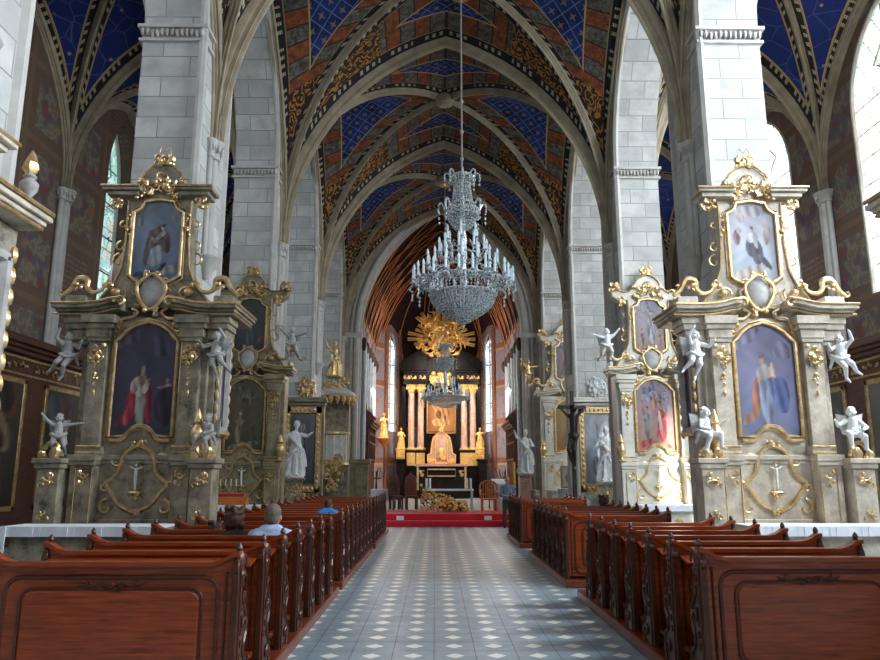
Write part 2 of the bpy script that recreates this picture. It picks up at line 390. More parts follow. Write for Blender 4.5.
def copy_tree(o, parent=None):
    c = o.copy(); COL.objects.link(c); c.parent = parent
    for ch in list(o.children): copy_tree(ch, c)
    return c
def remesh(mb, name, m, parent=None, voxel=.02, smooth=4):
    o = mb.build(name, m, None)
    r = o.modifiers.new('r', 'REMESH'); r.mode = 'VOXEL'; r.voxel_size = voxel
    q = o.modifiers.new('s', 'SMOOTH'); q.iterations = smooth; q.factor = .5
    me = bpy.data.meshes.new_from_object(o.evaluated_get(bpy.context.evaluated_depsgraph_get()))
    for p in me.polygons: p.use_smooth = True
    me.name = name; old = o.data; o.modifiers.clear(); o.data = me; bpy.data.meshes.remove(old)
    if parent is not None: o.parent = parent
    return o
# a picture painted as vertex colours on a shaped grid: bot(x), top(x) give the edge heights
def painting(x0, x1, bot, top, y, bgt, bgb, figs, parent, mirror=1, nx=52, nz=84, plane='xz', name='painting', seed=3):
    g = random.Random(seed); vs = []; cols = []; zs = [(bot(x0 + (x1 - x0) * i / nx), top(x0 + (x1 - x0) * i / nx)) for i in range(nx + 1)]
    zb = min(a for a, b in zs); zt = max(b for a, b in zs); ph = [g.uniform(0, 6) for _ in range(6)]
    for i in range(nx + 1):
        u = i / nx; x = x0 + (x1 - x0) * u
        for j in range(nz + 1):
            z = zs[i][0] + (zs[i][1] - zs[i][0]) * j / nz; v = (z - zb) / (zt - zb)
            w = .5 + .5 * sin(7 * u + 3 * v + ph[0]) * sin(5 * v - 4 * u + ph[1]) ; w2 = .5 + .5 * sin(19 * u + ph[2] + 4 * sin(9 * v)) * sin(15 * v + ph[3])
            c = [bgb[k] + (bgt[k] - bgb[k]) * v for k in range(3)]; c = [q * (.72 + .4 * w + .2 * w2) for q in c]
            for (fx, fz, rx, rz, col, *an) in figs:
                du, dv = (u - fx), (v - fz) + .012 * sin(22 * u + 9 * v)
                if an: du, dv = du * cos(an[0]) + dv * sin(an[0]), dv * cos(an[0]) - du * sin(an[0])
                d = (du / rx) ** 2 + (dv / rz) ** 2
                if d < 1.12:
                    k_ = min(1, (1.12 - d) / .2); sh = .80 + .28 * sin(34 * u + 12 * v + fx * 20) + .2 * (w2 - .5) + .25 * (-du / rx)
                    c = [c[k] * (1 - k_) + col[k] * sh * k_ for k in range(3)]
            vs.append((x, y, z)); cols.append(c)
    n = nz + 1; fs = [(i * n + j, (i + 1) * n + j, (i + 1) * n + j + 1, i * n + j + 1) for i in range(nx) for j in range(nz)]
    me = bpy.data.meshes.new(name)
    if plane == 'yz': vs = [(y, x, z) for x, _, z in vs]
    vs = [(a * mirror, b, c) for a, b, c in vs]
    me.from_pydata(vs, [], fs); at = me.color_attributes.new('Col', 'FLOAT_COLOR', 'POINT')
    for i, c in enumerate(cols): at.data[i].color = (*[max(q, 0) for q in c], 1)
    me.materials.append(M['paint']); o = bpy.data.objects.new(name, me); COL.objects.link(o)
    if parent is not None: o.parent = parent
    return o
# ================================================================= STRUCTURE
PY = [-1.0, 6.4, 13.9, 20.6, 27.8, 35.3]     # pier centres along the nave
ZS = 8.45; RISE = 6.82
def pointed(s, a, h):
    r = (a * a + h * h) / (2 * a); return sqrt(max(r * r - (r - s * a) ** 2, 0))
def ell(s, h): return h * sqrt(max(1 - (1 - s) ** 2, 0)) ** .94
def web(mb, uva, uvb, A, B, la):
    n = len(A); K = 8; base = len(mb.v)
    arc = 0
    for i in range(n):
        if i: arc += (A[i] - A[i - 1]).length
        L = (Vector(A[i][:2]) - Vector(B[i][:2])).length * .9 + abs(A[i].z - B[i].z) * .4
        for k in range(K + 1):
            t = k / K; p = A[i].lerp(B[i], t); p.z += .10 * sin(pi * t) * min(1, L / 2)
            mb.v.append(tuple(p)); uva.append((arc, t * L)); uvb.append(((1 - t) * L, (p.z - la[0]) / la[1]))
    for i in range(n - 1):
        for k in range(K): mb.f.append((base + i * (K + 1) + k, base + (i + 1) * (K + 1) + k, base + (i + 1) * (K + 1) + k + 1, base + i * (K + 1) + k + 1))
def rib(mb, pts, w, d):
    P = [Vector(p) for p in pts]; h = P[-1] - P[0]; h.z = 0; h.normalize(); side = Vector((-h.y, h.x, 0))
    hp = [(-w, -.12), (-w, .30 * d), (-.82 * w, .40 * d), (-.60 * w, .26 * d), (-.46 * w, .50 * d), (-.55 * w, .70 * d), (-.28 * w, .70 * d), (-.20 * w, .95 * d), (-.08 * w, d)]; prof = hp + [(-a, b) for a, b in reversed(hp)]
    vs = []; n = len(prof)
    for i, p in enumerate(P):
        t = P[min(i + 1, len(P) - 1)] - P[max(i - 1, 0)]; t.normalize(); nn = side.cross(t); nn.normalize()
        if nn.z > 0 or (abs(nn.z) < .05 and nn.dot(h) < 0): nn = -nn
        if nn.z > .02: nn = -nn
        vs += [p + side * a + nn * b for a, b in prof]
    mb.add(vs, [(i * n + k, i * n + (k + 1) % n, (i + 1) * n + (k + 1) % n, (i + 1) * n + k) for i in range(len(P) - 1) for k in range(n)] + [tuple(range(n)), tuple(range(len(vs) - 1, len(vs) - n - 1, -1))])
NS = 22
SS = [1 - cos(pi / 2 * i / NS) for i in range(NS + 1)]
def vault(name, xc, hw, y0, y1, zs, rise, wrise, m, nv, last=False, rw=.10, rd=.22, trans=.125):
    yc = (y0 + y1) / 2; hb = (y1 - y0) / 2; mb = MB(); ua = []; ub = []; rb = MB(); la = (zs, rise)
    for sx in (-1, 1):
        for sy in (-1, 1):
            cx, cy = xc + sx * hw, yc + sy * hb
            D = [Vector((cx - sx * hw * s, cy - sy * hb * s, zs + ell(s, rise))) for s in SS]
            T = [Vector((cx - sx * hw * s, cy, zs + pointed(s, hw, rise))) for s in SS]
            Wl = [Vector((cx, cy - sy * hb * s, zs + pointed(s, hb, wrise))) for s in SS]
            web(mb, ua, ub, T, D, la); web(mb, ua, ub, Wl, D, la)
            rib(rb, [p + Vector((0, 0, .03)) for p in D], rw, rd)
            rib(rb, [p + Vector((-sx * .06, 0, 0)) for p in Wl], .16, .16)
            if sy < 0 or last: rib(rb, T, trans, rd * 1.35)
    o = mb.build(name, m); struct(o)
    for nm, uv in (('a', ua), ('b', ub)):
        l = o.data.uv_layers.new(name=nm)
        for lp in o.data.loops: l.data[lp.index].uv = uv[lp.vertex_index]
    r = rb.build('rib', 'rib', o); r['label'] = 'carved stone ribs'
    b = MB(); b.lathe([(.02, -.34), (.16, -.36), (.3, -.28), (.34, -.12), (.3, .05), (.1, .2)], (xc, yc, zs + rise), 14); b.build('boss', 'rib', o)
    return o
fl_ = MB(); fl_.box(-11.6, 11.6, -4, 36, -.3, 0); struct(fl_.build('floor', 'floor'))
n = 0
for i in range(5):
    vault('ceiling', 0, 4.97, PY[i], PY[i + 1], ZS, RISE, 6.2, 'vault', i, last=(i == 4))
for sx in (-1, 1):
    for i in range(5):
        vault('ceiling', sx * 8.81, 2.72, PY[i], PY[i + 1], 10.1, 5.1, 4.7, 'vault_aisle', i, rw=.09, rd=.2, trans=.11)
# piers with arcade arches
def arc_pts(y0, y1, zs, rise, n=12):
    a = (y1 - y0) / 2; L = [(y0 + a * s, zs + pointed(s, a, rise)) for s in [1 - cos(pi / 2 * k / n) for k in range(n + 1)]]
    return L, [(2 * (y0 + a) - y, z) for y, z in reversed(L)]
def capital(mb, x, y, z, r, h):
    mb.lathe([(r, -h * .75), (r * 1.25, -h * .7), (r * 1.1, -h * .6), (r * 1.2, -h * .35), (r * 1.7, -h * .08), (r * 1.9, 0), (r * 1.9, h * .12), (r * 1.2, h * .18)], (x, y, z), 12)
    for k in range(10):
        a = 2 * pi * k / 10; mb.ball((x + r * 1.5 * cos(a), y + r * 1.5 * sin(a), z - h * .25), r * .28, r * .28, h * .2, 6, 4)
for sx in (-1, 1):
    for i, y in enumerate(PY):
        p = MB(); xa, xb = sorted((sx * 4.92, sx * 6.12))
        p.box(xa, xb, y - .9, y + .9, 0, 10.48)
        pts = []
        if i > 0:
            L, Rr = arc_pts(PY[i - 1] + .9, y - .9, 10.48, 4.0); pts = [((PY[i - 1] + y) / 2, 17.3)] + Rr
        else: pts = [(y - .9, 17.3), (y - .9, 10.48)]
        if i < 5:
            L, Rr = arc_pts(y + .9, PY[i + 1] - .9, 10.48, 4.0); pts += L + [((PY[i + 1] + y) / 2, 17.3)]
        else: pts += [(y + .9, 10.48), (y + .9, 17.3)]
        p.prism(pts, xa, xb, 'x')
        o = struct(p.build('pier', 'stone', smooth=False))
        q = MB(); q.box(xa - .09, xb + .09, y - 1.0, y + 1.0, 10.48, 10.55)
        q.box(xa - .01, xb + .01, y - .915, y + .915, 10.26, 10.48); q.box(xa - .06, xb + .06, y - .97, y + .97, 10.20, 10.26)
        g = random.Random(i)
        for k in range(13):
            for yy in (-.97,):
                q.ball((xa - .03 + 1.26 * (k + .5) / 13, y + yy, 10.37 + g.uniform(-.02, .02)), .042, .06, .085, 6, 4)
        q.build('frieze', 'stone_plain', o)
        s = MB()
        for dy, r in ((-.19, .055), (0, .10), (.19, .055)): s.lathe([(r, 5.95), (r, 8.25)], (sx * 4.88, y + dy, 0), 12)
        s.lathe([(.05, 5.6), (.16, 5.8), (.3, 6.0), (.24, 6.05)], (sx * 4.88, y, 0), 12)
        for dy, r in ((-.19, .07), (0, .12), (.19, .07)): capital(s, sx * 4.88, y + dy, 8.42, r, .45)
        s.build('shaft', 'stone_plain', o)
        # moulding of the arcade arch towards the nave
        if i < 5:
            L, Rr = arc_pts(y + .9, PY[i + 1] - .9, 10.48, 4.0); c = MB()
            c.tube([(sx * 4.92, a, b) for a, b in [(y + .9, .2)] + L + Rr[1:] + [(PY[i + 1] - .9, .2)]], .085, 6, ref=(1, 0, 0)); c.build('arch_moulding', 'stone_plain', o)
# walls with openings: local u along the wall, v = depth
def wall_panel(name, p0, p1, z0, z1, wins, th, m, out=1):
    p0, p1 = Vector((*p0, 0)), Vector((*p1, 0)); d = p1 - p0; L = d.length; d.normalize()
    mt = Matrix((( d.x, -d.y * out, 0, p0.x), (d.y, d.x * out, 0, p0.y), (0, 0, 1, 0), (0, 0, 0, 1)))
    mb = MB(mt); u = 0
    for c, w, zb, zs, zt in wins:
        a, b = c - w / 2, c + w / 2; mb.box(u, a, 0, th, z0, z1); mb.box(a, b, 0, th, z0, zb)
        l, r = arc_pts(a, b, zs, zt - zs, 8); mb.prism([(a, z1), (a, zs)] + l[1:] + r[1:] + [(b, z1)], 0, th); u = b
    mb.box(u, L, 0, th, z0, z1)
    o = struct(mb.build(name, m, smooth=False)); return o, mt
def window(n, mt, c, w, zb, zs, zt, m, dep=.4):
    l, r = arc_pts(c - w / 2, c + w / 2, zs, zt - zs, 8); mb = MB(mt)
    mb.prism([(c - w / 2, zb)] + l + r[1:] + [(c + w / 2, zb)], dep, dep + .04); o = struct(mb.build('window_%d' % n, m, smooth=False))
    t = MB(mt); t.box(c - .04, c + .04, dep - .06, dep, zb, zt - .1)
    for sgn in (-1, 1):
        t.tube([(c, dep - .03, zs + .6 * (zt - zs))] + [(c + sgn * w * .25 + cos(a) * w * .25 * -sgn, dep - .03, zs - .15 + sin(a) * w * .3) for a in [pi / 2 * .99 * (1 - k / 6) for k in range(7)]][1:], .03, 5)
    k = zb
    while k < zs: t.box(c - w / 2, c + w / 2, dep - .03, dep, k, k + .03); k += .75
    t.tube([(c - w / 2, dep - .08, zb)] + [(a, dep - .08, b) for a, b in l + r[1:]] + [(c + w / 2, dep - .08, zb)], .07, 6)
    t.build('tracery', 'stone_plain', o); return o
WC = [(PY[i] + PY[i + 1]) / 2 for i in range(5)]
for sx, nm, gm, w, dep in ((-1, 'wall_north', 'glass_n', 1.8, .5), (1, 'wall_south', 'glass_s', 3.3, .12)):
    wins = [(y + 4, w, 6.6, 11.9, 14.3) for y in WC]
    o, mt = wall_panel(nm, (sx * 11.5, -4), (sx * 11.5, 36), 0, 16, wins, .8, 'mural', out=-sx)
    for k, wn in enumerate(wins):
        if k >= 2: window(k + 1 if sx < 0 else k + 6, mt, *wn, gm, dep)
    s = MB()
    for y in PY[1:5]:
        for dy, r in ((-.2, .08), (0, .14), (.2, .08)): s.lathe([(r, 5.3), (r, 10.0)], (sx * 11.42, y + dy, 0), 10)
        for dy, r in ((-.2, .1), (0, .16), (.2, .1)): capital(s, sx * 11.42, y + dy, 10.1, r, .4)
    s.build('wall_shaft', 'stone_plain', o)
    # a jamb painted with lozenges beside each window
    e = MB(); e.box(*sorted((sx * 5.0, sx * 12.3)), 35.3, 36.1, 0, 17); struct(e.build('wall_east_aisle', 'mural', smooth=False))
mb = MB(); mb.box(-12.3, 12.3, -4.4, -4, 0, 17); struct(mb.build('wall_west', 'mural', smooth=False))
# ---- chancel arch
AW = 4.05
L, Rr = arc_pts(-AW, AW, 8.7, 6.6, 16)
mb = MB(); mb.prism([(-6.1, 17.3), (-6.1, 0), (-AW, 0)] + L + Rr[1:] + [(AW, 0), (6.1, 0), (6.1, 17.3)], 35.4, 36.4)
ca = struct(mb.build('wall_chancel_arch', 'arch_pink', smooth=False))
mb = MB()
for off, r, y in ((.16, .15, 35.38), (.42, .08, 35.36), (0, .09, 35.5)):
    L2, R2 = arc_pts(-AW - off, AW + off, 8.7, 6.6 + off * 1.1, 16); mb.tube([(-AW - off, y, .2)] + [(a, y, b) for a, b in L2 + R2[1:]] + [(AW + off, y, .2)], r, 8)
for sx in (-1, 1): mb.box(sx * 4.35 - .42, sx * 4.35 + .42, 35.2, 35.5, 8.45, 8.7)
mb.build('arch_moulding', 'stone_plain', ca)
# ---- chancel
for sx, nm in ((-1, 'wall_chancel_north'), (1, 'wall_chancel_south')):
    wins = [(2.6, 1.1, 5.2, 8.6, 9.7), (6.0, 1.1, 5.2, 8.6, 9.7)]
    o, mt = wall_panel(nm, (sx * AW, 36.3), (sx * AW, 44.5), 0, 10.5, wins, .6, 'chancel_wall', out=-sx)
    for k, wn in enumerate(wins): window(11 + k + (2 if sx > 0 else 0), mt, *wn, 'glass_c', .25)
    wins = [(2.1, 1.15, 4.5, 9.6, 10.9)]
    o, mt = wall_panel('wall_apse_north' if sx < 0 else 'wall_apse_south', (sx * AW, 44.5), (sx * 2.1, 48.2), 0, 12.5, wins, .6, 'chancel_wall', out=-sx)
    window(15 + (sx > 0), mt, *wins[0], 'glass_c', .22)
    s = MB(); d = Vector((-1.95 * sx, 3.7, 0)).normalized()
    for t in (1.15, 3.05): s.box(-.16, .16, -.1, .0, .4, 10)
    q = MB(mt)
    for c in (1.3, 2.9): q.box(c - .17, c + .17, -.12, .0, .4, 11.2)
    q.build('brick_pilaster', 'brick', o, smooth=False)
mb = MB(); mb.box(-2.1, 2.1, 48.2, 48.8, 0, 14); struct(mb.build('wall_east', 'chancel_wall', smooth=False))
def bar(s): return (4.22 * (1 - s), 8.3 + pointed(s, 4.22, 7.3))
mb = MB(); vs = []; ys = [35.9, 44.5]
prof = [(-x, z) for x, z in map(bar, SS)] + [(x, z) for x, z in map(bar, SS[::-1])][1:]
n = len(prof)
mb.add([(x, y, z) for y in ys for x, z in prof], [(k, k + 1, n + k + 1, n + k) for k in range(n - 1)])
vs = [(x * cos(a), 44.5 + x * sin(a) * .93, z) for a in [pi * j / 12 for j in range(13)] for x, z in map(bar, SS)]; n = NS + 1
mb.add(vs, [(j * n + k, j * n + k + 1, (j + 1) * n + k + 1, (j + 1) * n + k) for j in range(12) for k in range(n - 1)])
cv = struct(mb.build('ceiling_chancel', 'chancel_vault'))
rb = MB(); ob = MB()
def crib(P):
    rb.tube(P, .05, 6, flat=1.0); 
    ob.tube([p + Vector((0, -.07, -.05)) for p in P], .022, 4)
for sx in (-1, 1):
    for yk in (36.5, 38.1, 39.7, 41.3, 42.9, 44.5):
        for dl in (-3.2, 0, 3.2):
            P = [Vector((sx * bar(s)[0] * .985, yk + dl * s, bar(s)[1] - .05)) for s in SS if 36.3 <= yk + dl * s <= 45.6]
            if len(P) > 3: crib(P)
    for yk in (36.5, 38.1, 39.7, 41.3, 42.9, 44.5): rb.lathe([(.05, 8.0), (.13, 8.2), (.15, 8.5), (.08, 8.7)], (sx * 3.95, yk, 0), 8)
for j in range(1, 12, 2):
    a = pi * j / 12; crib([Vector((bar(s)[0] * .98 * cos(a), 44.5 + bar(s)[0] * .98 * sin(a) * .93, bar(s)[1] - .05)) for s in SS])
    if j % 4 == 3:
        for dd in (-1, 1):
            crib([Vector((bar(s)[0] * .97 * cos(a + dd * .35 * s), 44.5 + bar(s)[0] * .97 * sin(a + dd * .35 * s) * .93, bar(s)[1] - .05)) for s in SS])
rb.build('rib', 'chancel_rib', cv); ob.build('rib_edge', 'orange_rib', cv)
s = MB()
for sx in (-1, 1):
    for yk, r in ((36.6, .13), (38.1, .09), (39.7, .09), (41.3, .09), (42.9, .09)): s.lathe([(r, .4), (r, 8.3)], (sx * 3.93, yk, 0), 8)
s.build('shaft', 'blue_white', cv)
# raised sanctuary floor
mb = MB(); mb.box(-4.0, 4.0, 26.85, 48.2, 0, .405); struct(mb.build('floor_sanctuary', 'aisle_floor', smooth=False))
t = thing('carpeted_step', (0, 0, 0), 'red carpeted double step rising from the tiled aisle to the sanctuary', 'step')
mb = MB(); mb.box(-2.45, 2.55, 26.4, 26.86, .0, .2); mb.box(-2.45, 2.55, 26.84, 29.4, .0, .425); mb.build('carpet', 'red', t, bevel=.02)
for x, l in ((-1.55, 'white card on the red step near the small linen table'), (1.55, 'white card on the red step below the wooden armchair')):
    q = MB(); q.box(x - .13, x + .13, 26.375, 26.395, .24, .38); o = q.build('paper_card', 'card', None, smooth=False); tag(o, l, 'card', 'white cards on the step')
# timber platforms under the pew blocks and wainscots of the aisle walls
for nm, x0, x1, y0, y1 in (('a', -3.98, -1.80, 5.75, 11.75), ('b', -3.98, -1.80, 12.15, 18.0), ('c', -3.98, -1.80, 18.7, 23.9), ('d', 1.80, 3.68, 6.1, 11.4), ('e', 1.80, 3.68, 12.3, 17.2), ('f', 1.80, 3.6, 18.8, 22.2)):
    mb = MB(); mb.box(x0, x1, y0, y1, 0, .12); struct(mb.build('pew_platform', 'wood', smooth=False, bevel=.012))
for sx in (-1, 1):
    o = MB(); xa = sx * 11.49; xb = sx * 11.2
    o.box(*sorted((xa, xb)), 8, 35.2, 0, 5.0); w = struct(o.build('wainscot', 'wood_brown', smooth=False))
    c = MB()
    for dz, dx in ((4.9, .14), (5.02, .24), (5.12, .36), (5.22, .30)): c.box(*sorted((xa, xb - sx * dx)), 8, 35.2, dz, dz + .12)
    c.box(*sorted((xa, xb - sx * .08)), 8, 35.2, .2, .45)
    c.build('cornice', 'wood_brown', w, smooth=False, bevel=.02)
    c = MB()
    for y in [8 + .55 * k for k in range(49)]:
        mt = Matrix(((0, 0, 0, 0),) * 4); c2 = MB(Matrix(((0, -1 * sx, 0, xb - sx * .02), (1, 0, 0, y), (0, 0, 1, 0), (0, 0, 0, 1)))); c2.m = Matrix(((0, sx, 0, xb - sx * .02), (1, 0, 0, y), (0, 0, 1, 0), (0, 0, 0, 1)))
        c2.carve(0, 4.62, .25, .13, 3, .022, 0, int(y * 10)); c.add(c2.v, c2.f)
    c.box(*sorted((xb, xb - sx * .04)), 8, 35.2, 4.78, 4.84); c.box(*sorted((xb, xb - sx * .04)), 8, 35.2, 4.36, 4.41)
    c.build('gilded_trim', 'gold_dull', w)
    for k, y in enumerate((10.5, 17.0, 22.4, 29.5)):
        side = 'north' if sx < 0 else 'south'
        t = thing('framed_painting', (xb - sx * .02, y, 0), ('large dark crowd painting, gilt frame, north aisle panelling' if sx < 0 else 'large faded brown painting, gilt frame, south aisle panelling') + [', nearest the entrance', ', beside the first bay', ', beyond the first pier altar', ', at the far end'][k], 'painting', 'large paintings on the aisle panelling')
        g = random.Random(k + (5 if sx > 0 else 0))
        figs = [(g.uniform(.1, .9), g.uniform(.1, .9), g.uniform(.05, .13), g.uniform(.06, .14), g.choice([(.20, .05, .03), (.22, .16, .10), (.10, .12, .13), (.26, .20, .13), (.05, .04, .03)])) for _ in range(26)]
        if sx > 0: figs = [(a, b, c_, d, tuple(.45 * q + .10 for q in col)) for a, b, c_, d, col in figs]
        b0, b1 = ((.05, .045, .04), (.04, .025, .02)) if sx < 0 else ((.13, .12, .11), (.12, .10, .085))
        painting(-2.1, 2.1, lambda x: 1.0, lambda x: 4.15, -sx * .03, b0, b1, figs, t, plane='yz', nx=40, nz=40)
        f = MB(); P = [(-sx * .05, a, b) for a, b in ((-2.15, .95), (2.15, .95), (2.15, 4.2), (-2.15, 4.2))]
        for (x_, a, b) , (x2, c_, d) in zip(P, P[1:] + P[:1]): f.box(-.05, .05, min(a, c_) - .07, max(a, c_) + .07, min(b, d) - .07, max(b, d) + .07)
        f.build('gilt_frame', 'gold_dull', t, bevel=.02)
# ================================================================= FIGURES
def angel_mesh(kind, m):
    """putto about 0.8 tall, facing -y"""
    b = MB()
    b.cap((0, 0, .38), (0, .0, .58), .10, .085); b.ball((0, -.035, .40), .095, .085, .08)
    b.cap((0, 0, .58), (0, -.01, .66), .04, .04); b.ball((0, -.02, .73), .075, .08, .088)
    b.ball((0, -.105, .72), .014, .018, .018); b.ball((-.03, -.092, .75), .018, .014, .012); b.ball((.03, -.092, .75), .018, .014, .012); b.ball((0, -.092, .69), .022, .014, .010); b.ball((-.04, -.075, .705), .024); b.ball((.04, -.075, .705), .024)
    for s in (-1, 1): b.ball((s * .078, -.01, .73), .012, .02, .022)
    g = random.Random(3)
    for k in range(16):
        a = g.uniform(0, 6.28); e = g.uniform(.1, 1.4); b.ball((.07 * cos(a) * cos(e), .0 + .07 * abs(sin(a)) * cos(e), .745 + .075 * sin(e)), .026, .026, .026, 6, 4)
    if kind == 'seated':
        legs = [((-.06, -.02, .36), (-.1, -.24, .34), (-.09, -.25, .12), (-.1, -.33, .09)), ((.06, -.02, .36), (.13, -.2, .30), (.16, -.12, .08), (.19, -.19, .04))]
        arms = [((-.10, 0, .58), (-.24, -.08, .50), (-.30, -.20, .58)), ((.10, 0, .58), (.2, -.08, .46), (.12, -.2, .42))]
    elif kind == 'reaching':
        legs = [((-.06, 0, .36), (-.08, -.12, .20), (-.06, .02, .02), (-.06, -.08, -.02)), ((.06, 0, .36), (.12, .03, .16), (.16, .16, .02), (.18, .10, -.02))]
        arms = [((-.10, 0, .58), (-.22, -.02, .68), (-.32, -.06, .80)), ((.10, 0, .58), (.25, -.05, .60), (.42, -.1, .63))]
    else:
        legs = [((-.06, 0, .36), (-.16, -.10, .24), (-.26, .0, .10), (-.33, -.03, .04)), ((.06, 0, .36), (-.02, -.14, .18), (-.06, -.02, -.02), (-.1, -.06, -.1))]
        arms = [((-.10, 0, .58), (-.2, -.1, .7), (-.14, -.18, .84)), ((.10, 0, .58), (.2, -.12, .52), (.26, -.2, .62))]
    for h, k, a, f in legs: b.cap(h, k, .068, .05); b.cap(k, a, .05, .03); b.cap(a, f, .03, .02)
    for s_, e, h in arms:
        b.cap(s_, e, .046, .038); b.cap(e, h, .037, .026); d = (Vector(h) - Vector(e)).normalized() * .05
        for q in (-.02, -.007, .007, .02): b.cap(h, Vector(h) + d + Vector((q, 0, q)), .009, .006, 5)
        b.cap(h, Vector(h) + d * .6 + Vector((.03, 0, -.01)), .009, .007, 5)
    # loin cloth
    b.tube(spline([(-.12, -.06, .40), (0, -.10, .34), (.12, -.06, .38), (.14, .06, .42), (0, .12, .36), (-.13, .06, .38)], 4, True), .035, 6, True)
    b.cap((.12, .02, .40), (.17, .08, .2), .04, .025)
    o = remesh(b, 'figure', m, None, .0085, 1)
    w = MB()
    for s in (-1, 1):
        for k in range(7):
            t = k / 6; w.add([(s * .03, .08, .56), (s * (.08 + .04 * t), .10, .68 - .04 * k), (s * (.22 - .01 * k), .16, .72 - .05 * k), (s * (.20 - .01 * k), .17, .67 - .05 * k), (s * .05, .10, .50),
                   (s * .03, .06, .56), (s * (.08 + .04 * t), .08, .68 - .04 * k), (s * (.22 - .01 * k), .14, .72 - .05 * k), (s * (.20 - .01 * k), .15, .67 - .05 * k), (s * .05, .08, .50)],
                  [(0, 1, 2, 3, 4), (9, 8, 7, 6, 5), (0, 5, 6, 1), (1, 6, 7, 2), (2, 7, 8, 3), (3, 8, 9, 4), (4, 9, 5, 0)])
    wo = w.build('wings', m, None, smooth=False)
    return o, wo
AN = {}
def angel(kind, m, loc, rz, sc, label, group=None, mir=1, name='cherub_statue'):
    if (kind, m) not in AN:
        AN[(kind, m)] = tuple(x.data for x in angel_mesh(kind, m))
        for d in AN[(kind, m)]:
            for o in [o for o in bpy.data.objects if o.data is d]: bpy.data.objects.remove(o)
    t = thing(name, loc, label, 'statue', group, rz); t.scale = (sc * mir, sc, sc)
    for nm, d in zip(('figure', 'wings'), AN[(kind, m)]):
        o = bpy.data.objects.new(nm, d); COL.objects.link(o); o.parent = t
    return t
def robed(m, arm, seed, H=1.8, detail=.014):
    """standing robed statue facing -y, contrapposto; arm: list of (shoulder, elbow, hand)"""
    b = MB(); g = random.Random(seed); ph = g.uniform(0, 6)
    prof = [(.30, 0), (.30, .1), (.285, .25), (.26, .4), (.24, .55), (.225, .7), (.215, .85), (.19, .98), (.165, 1.08), (.175, 1.18), (.185, 1.28), (.16, 1.38), (.07, 1.45)]
    vs = []; seg = 64
    for r, z in prof:
        sw = .045 * sin(z * 2.6)
        for k in range(seg):
            a = 2 * pi * k / seg; q = r * (1 + (.20 * sin(7 * a + ph + 2.2 * z) + .09 * sin(13 * a + 3 * z)) * max(.25, 1.2 - z) * .9); vs.append((sw + q * cos(a), q * .78 * sin(a), z))
    n = seg; b.add(vs, [(i * n + k, i * n + (k + 1) % n, (i + 1) * n + (k + 1) % n, (i + 1) * n + k) for i in range(len(prof) - 1) for k in range(n)] + [tuple(range(n - 1, -1, -1)), tuple((len(prof) - 1) * n + k for k in range(n))])
    # sash of cloth across the body
    b.tube(spline([(-.20, .02, 1.32), (-.06, -.17, 1.15), (.14, -.18, .92), (.26, -.02, .86), (.30, .1, .6), (.34, .12, .3)], 6), lambda t: .055 + .02 * sin(9 * t), 8)
    for k in range(4): b.tube(spline([(-.19 + .03 * k, -.04 - .03 * k, 1.30 - .04 * k), (-.04 + .02 * k, -.20, 1.10 - .06 * k), (.16, -.20, .86 - .08 * k), (.27, -.05, .80 - .09 * k)], 5), .016, 5)
    b.tube(spline([(.20, .04, .95), (0, -.22, .82), (-.2, -.16, .6), (-.28, 0, .3)], 6), lambda t: .055, 8)
    b.cap((.02, 0, 1.42), (.03, -.01, 1.52), .055, .05); b.ball((.035, -.02, 1.64), .088, .10, .122)
    b.ball((.035, -.13, 1.63), .017, .028, .030); b.ball((.035, -.112, 1.575), .030, .02, .012); b.ball((.035, -.10, 1.545), .035, .025, .02)
    for s in (-1, 1): b.ball((.035 + s * .036, -.112, 1.675), .022, .016, .010); b.ball((.035 + s * .09, -.01, 1.64), .014, .02, .03)
    for k in range(18):
        a = g.uniform(-.2, pi + .2); e = g.uniform(-.3, 1.4); b.ball((.035 + .088 * cos(a) * cos(e), .0 + .09 * sin(a) * cos(e), 1.67 + .1 * sin(e)), .032, .032, .032, 6, 4)
    for s_, e, h in arm:
        b.cap(s_, e, .075, .055); b.cap(e, h, .055, .034); d = (Vector(h) - Vector(e)).normalized() * .08
        for q in (-.03, -.01, .01, .03): b.cap(h, Vector(h) + d + Vector((q, 0, q * .6)), .014, .010, 5)
        b.cap(h, Vector(h) + d * .5 + Vector((.05, 0, -.02)), .014, .011, 5)
    for s in (-1, 1): b.cap((s * .1, -.12, .05), (s * .12, -.30, .03), .05, .035)
    return remesh(b, 'figure', m, None, detail, 1)
A1 = [((-.17, 0, 1.33), (-.36, -.06, 1.12), (-.30, -.28, 1.22)), ((.19, 0, 1.33), (.38, -.02, 1.28), (.52, -.14, 1.38))]
A2 = [((-.17, 0, 1.33), (-.30, -.12, 1.08), (-.06, -.27, 1.18)), ((.19, 0, 1.33), (.34, -.06, 1.08), (.26, -.26, .98))]
A3 = [((-.17, 0, 1.33), (-.34, -.08, 1.45), (-.42, -.16, 1.68)), ((.19, 0, 1.33), (.34, -.06, 1.08), (.2, -.28, 1.1))]
